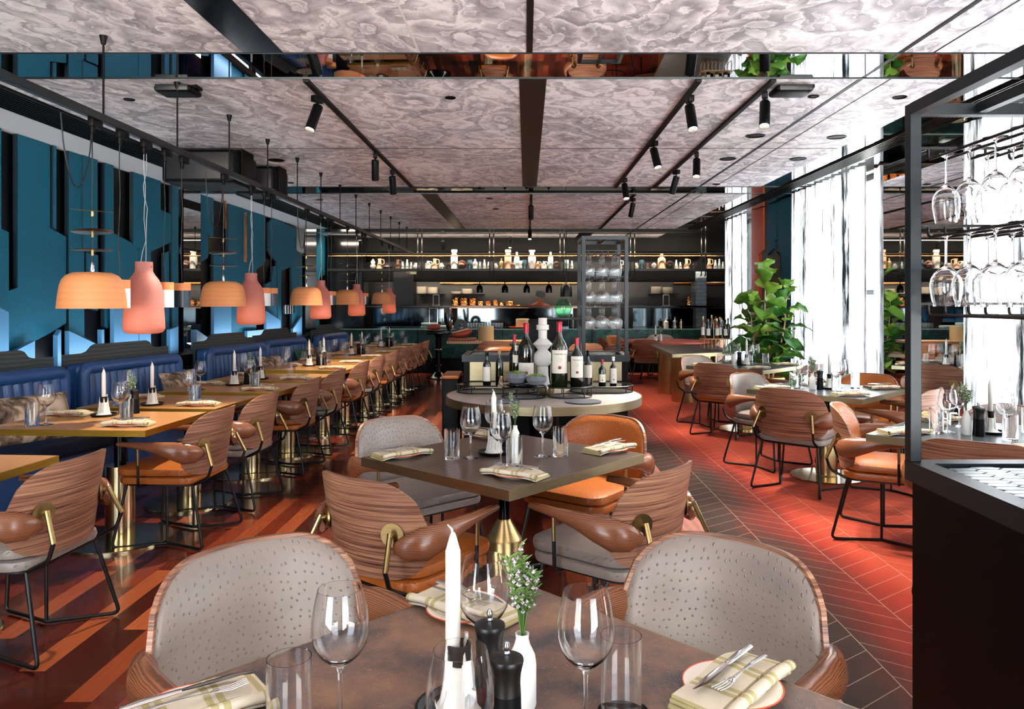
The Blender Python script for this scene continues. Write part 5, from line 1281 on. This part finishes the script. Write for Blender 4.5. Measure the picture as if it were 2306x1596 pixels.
# ------------------------------------------------------------------ far red table and chairs, cheese table
t = empty('red_table', (2.65, 14.5, 0)); tag(t, 'round table with a terracotta red top before the green bench', 'table')
MB().lathe([(0,0.715),(0.85,0.715),(0.86,0.72),(0.86,0.745),(0.85,0.7505),(0,0.7505)], 64).obj('table_top', M['red_top'], t)
MB().lathe([(0,0),(0.3,0),(0.3,0.02),(0.08,0.03),(0.08,0.716)], 28).obj('pedestal', M['brass'], t)
item(HOLD, (2.45, 14.3, 0.7515), 'black candle holder on the red topped table', *GH, scale=1.28)
item(CANDLE['far'], (2.45, 14.3, 0.8605), 'white candle on the red topped table', *GC)
item(VASE, (2.56, 14.35, 0.7515), 'bottle vase of herbs on the red topped table', *GV)
for k, x, y, l in (('tan',1.38,14.35,'tan leather chair at the timber side of the red topped table, side on'),('tan',1.72,15.35,'tan leather chair behind the red topped table, timber side'),('grey',2.78,15.68,'grey leather chair behind the red topped table against the green bench'),('grey',2.12,13.45,'grey leather chair with walnut back towards us at the red topped table'),('grey',3.70,14.05,'pale grey leather chair at the window side of the red topped table'),('tan',3.78,15.1,'tan leather chair behind the red topped table, window side')):
    seat(k, x, y, 2.65, 14.5, l)
seat('tan', 0.98, 12.3, 0.98, 13.5, 'tan leather chair seen between the rack posts'); 
ct = empty('cheese_table', (-0.62, 14.5, 0)); tag(ct, 'pale wood serving table on a brass drum, carrying cheese and ham', 'table')
MB().box((0,0,0.73), (1.75,0.62,0.05)).obj('table_top', M['pine'], ct, smooth=False, bevel=0.004)
MB().lathe([(0,0),(0.17,0),(0.17,0.704),(0,0.704)], 36, (-0.15,0,0)).obj('drum_leg', M['brass_polish'], ct)
MB().lathe([(0,0),(0.17,0),(0.17,0.704),(0,0.704)], 36, (0.6,0,0)).obj('drum_leg', M['brass_polish'], ct)
o = MB().lathe([(0,0),(0.145,0),(0.15,0.01),(0.15,0.265),(0.14,0.275),(0,0.276)], 48).obj('round_cheese', M['cheese'], sharp=40); o.location = (-0.77, 14.45, 0.7565); tag(o, 'tall round cheese wheel on the pale serving table', 'cheese')
o = MB().lathe([(0,0),(0.145,0),(0.15,0.01),(0.15,0.2),(0.14,0.21),(0,0.212)], 40).obj('round_cheese', M['cheese'], sharp=40); o.location = (-0.08, 16.6, 0.912); tag(o, 'cheese wheel on the dark counter behind, above the orange dish', 'cheese')
o = MB().box((0,0,0.025), (0.52,0.34,0.05)).obj('carving_board', M['board_wood'], bevel=0.006); o.location = (-1.22, 14.42, 0.7565); tag(o, 'thick reddish carving board under the ham', 'board')
def ham():
    m = MB(); m.tube([(-0.24,0,0.05),(-0.16,0,0.06),(-0.05,0.01,0.075),(0.05,0,0.10),(0.12,0,0.13),(0.17,0,0.16)], [0.03,0.055,0.07,0.08,0.055,0.02], 16, flat=[0.05,0.09,0.10,0.09,0.06,0.02], up=(0,0,1))
    r = empty('ham', (-1.2, 14.42, 0.803)); tag(r, 'carved red ham resting on the carving board', 'ham'); m.obj('meat', M['ham'], r, sub=1)
    m = MB(); m.tube([(-0.2,0,0.10),(-0.05,0.01,0.135),(0.06,0,0.165),(0.13,0,0.17)], [0.012,0.02,0.02,0.01], 10, flat=[0.05,0.07,0.07,0.04], up=(0,0,1)); m.obj('fat_layer', M['ham_fat'], r)
ham()
seat('tan', -0.55, 12.95, -0.6, 13.8, 'tan leather chair drawn up to the pale serving table'); seat('tan', -0.38, 11.4, -0.38, 10.3, 'tan leather chair in front of the serving table, beyond the station')

# green velvet bench along the kitchen
gb = empty('velvet_bench', (0.1, 16.1, 0)); tag(gb, 'long green velvet wall bench below the open kitchen', 'bench')
m = MB()
MB().box((0.0,0,0.60), (8.6,0.16,0.64)).obj('backrest', M['green_velvet'], gb, bevel=0.03)
MB().box((0.0,-0.1,0.16), (8.5,0.2,0.30)).obj('plinth', M['black'], gb, smooth=False)
for x in (-2.4, -0.6, 1.3, 3.0): MB().box((x,-0.083,0.60), (0.012,0.01,0.62)).obj('seam_strip', M['black'], gb, smooth=False)

# meat slicer on its pedestal
sl = empty('meat_slicer', (-1.72, 14.8, 0)); tag(sl, 'tall black and chrome flywheel meat slicer on a turned pedestal', 'meat slicer')
MB().lathe([(0,0),(0.24,0),(0.24,0.02),(0.18,0.05),(0.09,0.12),(0.06,0.22),(0.055,0.24),(0.07,0.25),(0.055,0.27),(0.055,0.55),(0.072,0.56),(0.055,0.58),(0.055,0.80),(0.10,0.86),(0,0.86)], 32).obj('pedestal', M['black_gloss'], sl)
MB().lathe([(0.073,0.545),(0.078,0.56),(0.073,0.575)], 24, cap=False).obj('collar', M['chrome'], sl)
m = MB(); m.box((0,0,0.885), (0.44,0.28,0.05)); m.box((-0.08,0,0.93), (0.30,0.30,0.03)); m.obj('carriage', M['black_gloss'], sl, bevel=0.01)
m = MB().at((0.17,0,1.12), 0, 0, R(80)); m.lathe([(0,-0.02),(0.19,-0.02),(0.205,0),(0.19,0.02),(0,0.02)], 36); m.obj('blade_guard', M['black_gloss'], sl)
m = MB(); m.tube([(0.24,0.23*math.cos(a),1.14+0.23*math.sin(a)) for a in [2*math.pi*i/32 for i in range(32)]], 0.014, 8, closed=True)
for i in range(5):
    a = 2*math.pi*i/5; m.cyl((0.24,0,1.14), (0.24,0.23*math.cos(a),1.14+0.23*math.sin(a)), 0.010, n=8)
m.obj('flywheel', M['chrome'], sl)
m = MB(); m.tube(arc_path([(-0.18,0,1.06),(-0.18,0,1.36),(-0.02,0,1.36),(-0.02,0,1.06)], 0.02), 0.010, 8); m.obj('handle_frame', M['chrome'], sl)
m = MB(); m.tube([(-0.22,0,0.99),(-0.10,0,1.0),(0.03,0,1.01)], [0.03,0.06,0.05], 12); m.obj('meat_joint', M['ham'], sl)
m = MB(); m.lathe([(0,0),(0.10,0),(0.11,0.01),(0,0.012)], 24, (0.37,0.05,0.89)); m.obj('drip_plate', M['chrome'], sl)
m = MB().at((0.44,0,1.02), 0, R(90)); m.lathe([(0.05,-0.02),(0.13,-0.02),(0.135,0),(0.13,0.02),(0.05,0.02),(0.05,-0.02)], 32, cap=False); m.lathe([(0,-0.03),(0.03,-0.03),(0.03,0.03),(0,0.03)], 12); m.obj('grinding_wheel', M['black_metal'], sl)
m = MB(); m.box((0.44,0,0.90), (0.05,0.05,0.1)); m.box((0.30,0,0.90),(0.30,0.05,0.03)); m.obj('wheel_support', M['black_gloss'], sl)
# ------------------------------------------------------------------ hanging shelf with vases, pans and crockery of the kitchen
SY = 16.75
sh = empty('hanging_shelf', (0, SY, Z(611, SY))); tag(sh, 'long black hanging shelf with brass ringed rods, full of vases', 'shelf')
x0, x1 = X(742, SY), X(1668, SY); Lx = x1-x0; cxs = (x0+x1)/2; zb = Z(611, SY)
MB().box((cxs,0,0.03), (Lx,0.30,0.055)).obj('shelf_board', M['black_metal'], sh, smooth=False)
MB().tube([(x0,-0.15,Z(577,SY)-zb),(x1,-0.15,Z(577,SY)-zb)], 0.014, 8).obj('front_rail', M['copper'], sh)
MB().tube([(x0,0.15,Z(570,SY)-zb),(x1,0.15,Z(570,SY)-zb)], 0.012, 8).obj('rear_rail', M['black_metal'], sh)
for px in (948, 1108, 1265, 1422, 1580):
    x = X(px, SY)
    for dx in (-0.045, 0.045):
        MB().tube(arc_path([(x+dx,-0.17,H-zb),(x+dx,-0.17,-0.10),(x+dx,-0.08,-0.10)], 0.04), 0.014, 8).obj('hanger_rod', M['black_metal'], sh)
        for zz in (Z(577,SY)-zb, Z(569,SY)-zb): MB().cyl((x+dx,-0.17,zz-0.02), (x+dx,-0.17,zz+0.02), 0.022, n=10).obj('brass_ring', M['brass_polish'], sh)
k = SY/F
def shape(style, w, h):
    r = w/2
    if style == 'cone': return [(0,0),(r,0),(r*0.9,h*0.1),(r*0.35,h*0.8),(r*0.3,h*0.9),(r*0.42,h),(0,h)]
    if style == 'squat': return [(0,0),(r*0.7,0),(r,h*0.38),(r*0.92,h*0.5),(r*0.45,h*0.9),(r*0.4,h),(0,h)]
    if style == 'ball': return [(0,0),(r*0.4,0),(r*0.8,h*0.18),(r,h*0.45),(r*0.85,h*0.72),(r*0.5,h*0.88),(r*0.2,h*0.93),(r*0.2,h),(0,h)]
    if style == 'bottle': return [(0,0),(r,0),(r,h*0.62),(r*0.85,h*0.7),(r*0.4,h*0.78),(r*0.36,h*0.95),(r*0.44,h),(0,h)]
    if style == 'gourd': return [(0,0),(r*0.6,0),(r,h*0.22),(r*0.8,h*0.42),(r*0.5,h*0.5),(r*0.72,h*0.66),(r*0.45,h*0.85),(r*0.25,h*0.9),(r*0.25,h),(0,h)]
    if style == 'jug': return [(0,0),(r,0),(r*0.95,h*0.15),(r*0.5,h*0.55),(r*0.42,h*0.7),(r*0.5,h),(0,h)]
    if style == 'rjug': return [(0,0),(r*0.9,0),(r,h*0.35),(r*0.8,h*0.65),(r*0.35,h*0.78),(r*0.35,h),(0,h)]
    if style == 'totem': return [(0,0),(r,0),(r,h*0.72),(r*0.65,h*0.74),(r*0.65,h*0.84),(r*0.85,h*0.86),(r*0.85,h),(0,h)]
    if style == 'urn': return [(0,0),(r*0.55,0),(r*0.7,h*0.05),(r,h*0.5),(r*0.9,h*0.68),(r*0.5,h*0.76),(r*0.55,h*0.88),(r*0.8,h*0.92),(r*0.8,h),(0,h)]
    if style == 'hour': return [(0,0),(r*0.7,0),(r,h*0.2),(r*0.5,h*0.5),(r,h*0.85),(r*0.9,h),(0,h)]
    return [(0,0),(r,0),(r,h),(0,h)]
flat('v_white', '#ece2d4', 0.5); flat('v_celadon', '#b9cdc6', 0.35); flat('v_dark', '#2a1d18', 0.35); flat('v_clay', '#c79a7c', 0.6); flat('v_blue', '#33505c', 0.3); flat('v_brown', '#5a3a2a', 0.4); flat('v_brass', '#b99a6a', 0.3, 0.8)
VS = [(840,14,22,'gourd','v_white'),(855,16,23,'jug','v_clay'),(873,22,12,'squat','v_dark'),(896,14,21,'jug','v_brown'),(907,9,16,'cone','v_celadon'),(917,9,21,'cone','v_white'),(926,9,15,'cone','v_celadon'),(937,14,13,'squat','v_white'),
(964,14,18,'rjug','v_white'),(979,16,23,'jug','v_clay'),(994,14,13,'squat','v_white'),(1010,12,15,'rjug','v_dark'),(1023,16,43,'totem','v_white'),(1040,22,20,'ball','v_brown'),(1058,11,20,'box','v_blue'),(1070,11,22,'bottle','v_white'),(1081,8,16,'cone','v_celadon'),(1091,9,21,'cone','v_white'),(1100,8,16,'cone','v_celadon'),
(1116,12,12,'squat','v_white'),(1129,9,24,'bottle','v_brass'),(1144,16,43,'totem','v_clay'),(1155,13,16,'rjug','v_brown'),(1164,12,38,'bottle','v_celadon'),(1172,11,18,'hour','v_white'),(1181,10,20,'box','v_blue'),(1198,18,42,'urn','v_white'),(1211,12,17,'rjug','v_clay'),(1225,13,17,'rjug','v_white'),(1240,12,38,'bottle','v_celadon'),(1253,16,18,'ball','v_brown'),(1275,12,20,'box','v_celadon'),(1288,9,18,'cone','v_white'),(1395,14,20,'jug','v_white'),
(1433,12,13,'squat','v_white'),(1445,11,20,'box','v_blue'),(1458,12,14,'cone','v_brown'),(1473,12,14,'ball','v_white'),(1490,18,34,'bottle','v_clay'),(1508,18,19,'ball','v_dark'),(1523,9,20,'cone','v_white'),(1532,9,15,'cone','v_white'),(1546,14,23,'jug','v_clay'),(1562,12,12,'rjug','v_dark'),(1597,14,23,'jug','v_clay'),(1611,10,20,'cone','v_white'),(1620,9,22,'cone','v_celadon'),(1628,8,16,'cone','v_white'),(1643,18,18,'ball','v_brown')]
SN = {'cone':'cone shaped vase','squat':'squat faceted pot','ball':'round bodied pot','bottle':'bottle vase','gourd':'gourd shaped vase','jug':'long necked jug','rjug':'round handled jug','totem':'tall stepped vase','urn':'tall urn','hour':'hourglass vase','box':'straight sided jar'}
CN = {'v_white':'white','v_celadon':'pale green','v_dark':'black','v_clay':'clay pink','v_blue':'dark blue','v_brown':'brown','v_brass':'brass coloured'}
cnt = {}
BETW = lambda px: 'before the first hanger rods' if px < 948 else 'by the second hanger rods' if px < 1108 else 'by the third hanger rods' if px < 1265 else 'by the wine glass rack' if px < 1420 else 'by the last hanger rods' if px < 1575 else 'past the pale tiled pier'
used = {}
for px, w, h, stl, mt in VS:
    ww, hh = w*k, h*k; nm = {'jug':'jug','rjug':'jug','squat':'pot','ball':'pot','box':'jar'}.get(stl, 'vase'); x = X(px, SY)
    base = '%s %s on the shelf, %s' % (CN[mt], SN[stl], BETW(px)); used[base] = used.get(base, 0)+1
    lab = base if used[base] == 1 else base+[', second of them', ', third of them', ', fourth of them'][used[base]-2]
    z = Z(605.2, SY)+0.0005
    if stl in ('jug', 'rjug'):
        r = empty('jug', (x, SY, z)); MB().lathe(shape(stl, ww, hh), 18).obj('body', M[mt], r)
        MB().tube(arc_path([(ww*0.2,0,hh*0.92),(ww*0.62,0,hh*0.9),(ww*0.62,0,hh*0.5),(ww*0.35,0,hh*0.42)], 0.03), 0.008, 6).obj('handle', M[mt], r); tag(r, lab, 'jug', 'pottery on the hanging shelf')
    else:
        o = MB().lathe(shape(stl, ww, hh), 18).obj(nm, M[mt]); o.location = (x, SY, z); tag(o, lab, nm, 'pottery on the hanging shelf')
light('vase_fill', 'AREA', (0, SY-0.32, Z(572,SY)+0.28), 75, (1, 0.84, 0.66), (R(35),0,0), shape='RECTANGLE', size=8.5, size_y=0.06)  # unseen strip added in front of the shelf to brighten the pottery

# kitchen interior
KD = 18.6
kk = KD/F
def kx(px): return X(px, KD)
ledge('pan_shelf', 'copper edged kitchen shelf carrying the row of hammered pots', 'shelf', 1012, 1300, 691, 694, KD-0.2, 0.4, 'copper')
ledge('plate_shelf', 'thin black kitchen shelf under the stacks of white plates', 'shelf', 938, 998, 661.5, 663, KD-0.2, 0.4, 'black')
ledge('plate_shelf', 'thin black kitchen shelf above the hammered pots', 'shelf', 1014, 1090, 661.5, 663, KD-0.2, 0.4, 'black')
ledge('plate_shelf', 'thin black kitchen shelf with plates, beyond the rack on the window side', 'shelf', 1465, 1530, 661.5, 663, KD-0.2, 0.4, 'black')
ledge('pan_shelf', 'copper edged kitchen shelf on the window side, by the pale tiles', 'shelf', 1540, 1660, 691, 694, KD-0.2, 0.4, 'copper')
for i, (pa, pb, py) in enumerate([(1017,1033.5,667),(1036.5,1054,668),(1057,1073,669),(1075,1089,677),(1093,1106,677),(1110,1122,674),(1124,1135,680),(1138,1157,677),(1159,1172,686),(1546,1562,663),(1565,1567.5,665)][:10]):
    w, h = (pb-pa)*kk, (691-py)*kk; r = empty('stock_pot', (kx((pa+pb)/2), KD, Z(690.8, KD-0.2)+0.002)); r2 = w/2
    tag(r, 'hammered copper pot on the kitchen shelf, '+['first and tallest','second','third, with a raised lid','fourth','fifth','sixth','seventh, small with long knob','eighth, the widest','ninth and lowest','alone on the window side shelf'][i]+' of the row', 'pot', 'hammered pots')
    MB().lathe([(0,0),(r2*0.97,0),(r2,0.01),(r2,h*0.86),(r2*1.03,h*0.88),(0,h*0.88)], 24).obj('body', M['hammered'], r)
    MB().lathe([(r2*1.02,h*0.885),(r2*0.9,h*0.92),(r2*0.2,h*0.96),(0.012,h*0.965),(0.018,h),(0,h)], 20).obj('lid', M['hammered'], r)
    for s in (-1, 1): MB().tube([(s*r2,-0.03,h*0.7),(s*(r2+0.025),0,h*0.7),(s*r2,0.03,h*0.7)], 0.005, 6).obj('handle', M['brass_polish'], r)
PLK = Kind(MB().lathe([(0,0),(0.07,0),(0.135,0.012),(0.135,0.015),(0.07,0.004),(0,0.004)], 20).obj('dinner_plate', M['ceramic']))
def stack(px, n, z, w):
    for i in range(n): PLK.put((kx(px), KD, z+0.0135*i), 0, 'white plate in the stack '+w, 'white plates stacked '+w, 'plate')
zs = Z(661.5, KD-0.2)+0.002
stack(950, 13, zs, 'on the timber side kitchen shelf, first of two'); stack(974, 12, zs, 'on the timber side kitchen shelf, second of two')
stack(1052, 9, zs, 'above the hammered pots'); stack(1028, 4, zs, 'above the first hammered pot'); stack(1478, 13, zs, 'on the window side kitchen shelf, first of two'); stack(1503, 12, zs, 'on the window side kitchen shelf, second of two')
o = MB().tube([(kx(990),0,0),(kx(1300),0,0)], 0.038, 16).obj('copper_duct', M['copper']); o.location = (0, KD+0.13, Z(637, KD)); tag(o, 'horizontal copper pipe across the kitchen above the heat lamps', 'pipe')
o = MB().tube([(kx(1520),0,0),(kx(1665),0,0)], 0.038, 16).obj('copper_duct', M['copper']); o.location = (0, KD+0.16, Z(637, KD)); tag(o, 'horizontal copper pipe behind the pale tiled pier', 'pipe')
def heat_lamp(px, ytop, ybot, y, label, mat):
    s_ = y/F; h = (ybot-ytop)*s_; rr = h*0.42; r = empty('heat_lamp', (X(px, y), y, Z(ybot, y))); tag(r, label, 'heat lamp', 'bell heat lamps')
    MB().lathe([(rr,0),(rr*0.98,h*0.55),(rr*0.8,h*0.8),(rr*0.4,h*0.95),(0.02,h),(0,h*1.1)], 24, cap=False).obj('bell', M[mat], r)
    MB().cyl((0,0,h), (0,0,Z(607,y)-Z(ybot,y)+0.15), 0.012, n=8).obj('stem', M['black_metal'], r)
    if y < 16.5: MB().cyl((0,0,h), (0,0,H-Z(ybot,y)), 0.010, n=8).obj('stem', M['black_metal'], r)
    MB().lathe([(0,h*0.3),(rr*0.5,h*0.4),(rr*0.4,h*0.6),(0,h*0.7)], 12).obj('bulb', M['bulb'], r)
for i, px in enumerate((1080, 1137, 1186, 1236)): heat_lamp(px, 641, 659, 17.3, 'black bell heat lamp over the pass, %s from the slicer side' % ['first','second','third','fourth'][i], 'black_gloss')
heat_lamp(1275, 636, 668, 16.2, 'larger black bell heat lamp hanging next to the wine glass rack', 'black_metal')
# drinking glasses lined up on the counter
TR = Kind(MB().lathe([(0,0.0),(0.03,0.0),(0.032,0.006),(0.036,0.12),(0.0345,0.12),(0.030,0.008),(0,0.008)], 14).obj('bar_glass', M['thin_glass']))
zc = Z(740, 16.25)+0.0015
for i in range(14):
    for j in range(2):
        TR.put((X(1050+6.2*i, 16.6), 16.42+0.16*j, zc), 0, 'bar glass in the %s row on the dark counter behind the cheese' % ['front','rear'][j], 'bar glasses in the %s row' % ['front','rear'][j], 'glass')
for i, (px, h, mt, l) in enumerate([(1290,0.30,'bottle_green','green bottle on the counter behind the rack'),(1520,0.24,'chrome','chrome shaker on the counter beside the blue mirror strip'),(1534,0.20,'brass_polish','brass jug on the counter near the oil bottles'),(1612,0.26,'bottle_amber','amber bottle on the counter past the pale tiles'),(1500,0.2,'v_white','white carton on the counter'),(1625,0.22,'v_celadon','pale green tin on the counter past the pale tiles')]):
    o = MB().lathe([(0,0),(0.05,0),(0.05,h*0.7),(0.02,h*0.8),(0.02,h),(0,h)], 16).obj('bottle', M[mt]); o.location = (X(px, 16.6), 16.6, zc); tag(o, l, 'bottle')
# service bell frames on the pass
for px, l in ((982, 'small white wire frame lamp on the pass by the slicer'), (1500, 'small white wire frame lamp on the pass on the window side')):
    y = KY-0.05; r = MB(); w, h = 0.13, 0.24
    r.tube(arc_path([(-w/2,0,0.01),(-w/2,0,h),(w/2,0,h),(w/2,0,0.01)], 0.015), 0.007, 6); r.box((0,0,0.006), (w+0.04,0.08,0.012))
    o = r.obj('wire_lantern', M['v_white']); o.location = (X(px, y), y, Z(688, KY-0.25)+0.001); tag(o, l, 'lamp')
# folded towels
for i, (px, w) in enumerate(((968, 40), (1002, 36), (966,34))):
    o = MB().box((0,0,0), (w*16.5/F, 0.25, 0.06)).obj('folded_towel', M['v_celadon'], bevel=0.02); o.location = (X(px, 16.5), 16.55, zc+0.031+0.062*(i == 2)); tag(o, ['pale folded towel on the counter, lower middle one','pale folded towel on the counter, nearest the slicer','pale folded towel lying on top of the others'][i], 'towel')
# orange dish and white plates on the counter
o = MB().lathe([(0,0),(0.10,0),(0.19,0.03),(0.185,0.035),(0.10,0.01),(0,0.01)], 28).obj('orange_dish', M['red_rim']); o.location = (X(1165,16.4), 16.45, zc); tag(o, 'shallow orange dish on the dark counter', 'dish')
o = MB().lathe([(0,0),(0.09,0),(0.16,0.02),(0.155,0.025),(0.09,0.008),(0,0.008)], 28).obj('white_platter', M['ceramic']); o.location = (X(1205,16.4), 16.6, zc); tag(o, 'white oval platter on the counter behind the totem vase', 'platter')
# exit-like plaque
o = MB().box((0,0,0), (0.24,0.02,0.07)).obj('wall_plaque', M['brass_panel'], bevel=0.004); o.location = (X(925, 16.9), 16.96, Z(614, 16.9)); tag(o, 'small pale rectangular plaque below the hanging shelf', 'plaque')
# big oven arch
m = MB(); pts = []
for i in range(17): a = math.pi*i/16; pts.append((0.85*math.cos(a), 0.75*math.sin(a)))
o = MB().at((kx(1212), 18.835, 1.25), 0, R(90)).prism([(0.85,-0.3)]+pts+[(-0.85,-0.3)], -0.005, 0.03).obj('oven_arch', M['black']); tag(o, 'black arched oven mouth in the kitchen wall behind the cook', 'oven')

# ------------------------------------------------------------------ the cook behind the pass
def cook(x, y):
    r = empty('person', (x, y, 0), R(200)); tag(r, 'person cooking behind the pass in an orange red top and grey cap, looking down', 'person')
    J = {'pel':((0,0,0.95),0.15),'sp':((0,0.02,1.15),0.14),'ch':((0,0.05,1.33),0.155),'nk':((0,0.10,1.47),0.06),'hd0':((0,0.13,1.54),0.07),'hd':((0,0.15,1.62),0.095),'hdt':((0,0.14,1.68),0.07),
     'sl':((-0.18,0.06,1.40),0.07),'el':((-0.24,0.16,1.16),0.05),'wl':((-0.14,0.36,1.12),0.033),'sr':((0.18,0.06,1.40),0.07),'er':((0.26,0.14,1.15),0.05),'wr':((0.16,0.35,1.10),0.033),
     'hl':((-0.10,0,0.88),0.10),'kl':((-0.11,0.03,0.48),0.07),'al':((-0.11,0,0.08),0.05),'fl':((-0.11,0.14,0.04),0.04),'hr':((0.10,0,0.88),0.10),'kr':((0.11,0.03,0.48),0.07),'ar':((0.11,0,0.08),0.05),'fr':((0.11,0.14,0.04),0.04)}
    E = [('pel','sp'),('sp','ch'),('ch','nk'),('nk','hd0'),('hd0','hd'),('hd','hdt'),('ch','sl'),('sl','el'),('el','wl'),('ch','sr'),('sr','er'),('er','wr'),('pel','hl'),('hl','kl'),('kl','al'),('al','fl'),('pel','hr'),('hr','kr'),('kr','ar'),('ar','fr')]
    hand = []
    for s, w in ((-1,'wl'),(1,'wr')):
        wp = J[w][0]; pm = (wp[0]-s*0.02, wp[1]+0.06, wp[2]-0.005); J['p'+w] = (pm, 0.026); E.append((w, 'p'+w))
        for i in range(4):
            a = (pm[0]+(i-1.5)*0.019, pm[1]+0.05, pm[2]-0.005); b = (a[0], a[1]+0.032-abs(i-1.5)*0.005, a[2]-0.02)
            J['f%d%s' % (i, w)] = (a, 0.0095); J['g%d%s' % (i, w)] = (b, 0.0085); E += [('p'+w, 'f%d%s' % (i, w)), ('f%d%s' % (i, w), 'g%d%s' % (i, w))]
        t1 = (pm[0]-s*0.035, pm[1]+0.01, pm[2]-0.004); t2 = (pm[0]-s*0.045, pm[1]+0.04, pm[2]-0.015); J['t'+w] = (t1, 0.0105); J['u'+w] = (t2, 0.009); E += [('p'+w, 't'+w), ('t'+w, 'u'+w)]
    keys = list(J); me = bpy.data.meshes.new('body'); me.from_pydata([J[q][0] for q in keys], [(keys.index(a), keys.index(b)) for a, b in E], [])
    o = bpy.data.objects.new('body', me); col.objects.link(o); o.parent = r
    md = o.modifiers.new('skin', 'SKIN'); md.use_smooth_shade = True
    for i, q in enumerate(keys): me.skin_vertices[0].data[i].radius = (J[q][1]*0.95, J[q][1]*0.8)
    me.skin_vertices[0].data[0].use_root = True
    o.modifiers.new('s', 'SUBSURF').render_levels = 2; me.materials.append(M['skin'])
    # clothes
    MB().rings([[(rx*math.cos(a), cyy+ry*math.sin(a), z) for a in [2*math.pi*i/20 for i in range(20)]] for rx, ry, cyy, z in ((0.20,0.15,0.0,0.80),(0.185,0.14,0.01,1.0),(0.185,0.14,0.03,1.18),(0.215,0.15,0.05,1.33),(0.20,0.13,0.06,1.41),(0.09,0.08,0.09,1.475))], True, False).obj('shirt', M['red_rim'], r)
    m = MB()
    for s, a, b in ((-1,'sl','el'),(1,'sr','er')): m.tube([J[a][0], Vector(J[a][0]).lerp(Vector(J[b][0]), 0.85)], [0.085,0.068], 14)
    m.obj('sleeve', M['red_rim'], r)
    m = MB().at((0,0.145,1.665), 0, R(-14)); m.lathe([(0.112,-0.03),(0.114,0.02),(0.105,0.06),(0.07,0.085),(0,0.092)], 22); m.box((0,0.12,-0.018), (0.14,0.10,0.012)); m.obj('cap', M['grey_felt'], r, sharp=40)
    m = MB(); m.lathe([(0.20,0.78),(0.205,0.95),(0.19,1.05)], 20, (0,0.005,0), cap=False); m.rings([[(rx*math.cos(a), 0.015+ry*math.sin(a), z) for a in [2*math.pi*i/20 for i in range(20)]] for rx, ry, z in ((0.16,0.13,0.1),(0.2,0.15,0.82))], True, False); m.obj('apron', M['black'], r)
    m = MB()
    for s in (-1,1): m.lathe([(0,-0.011),(0.011,0),(0,0.011)], 10, (s*0.032,0.228,1.625))
    m.obj('eye', M['white'], r)
    MB().tube([(0,0.235,1.62),(0,0.262,1.59),(0,0.245,1.58)], [0.008,0.014,0.012], 8).obj('nose', M['skin'], r)
    MB().tube([(-0.025,0.236,1.555),(0,0.242,1.552),(0.025,0.236,1.555)], 0.005, 6).obj('mouth', M['ham'], r)
    for s in (-1,1): MB().lathe([(0,-0.028),(0.012,-0.02),(0.016,0),(0.013,0.02),(0,0.03)], 8, (s*0.088,0.145,1.615)).obj('ear', M['skin'], r)
cook(X(1212, 17.9), 17.9)
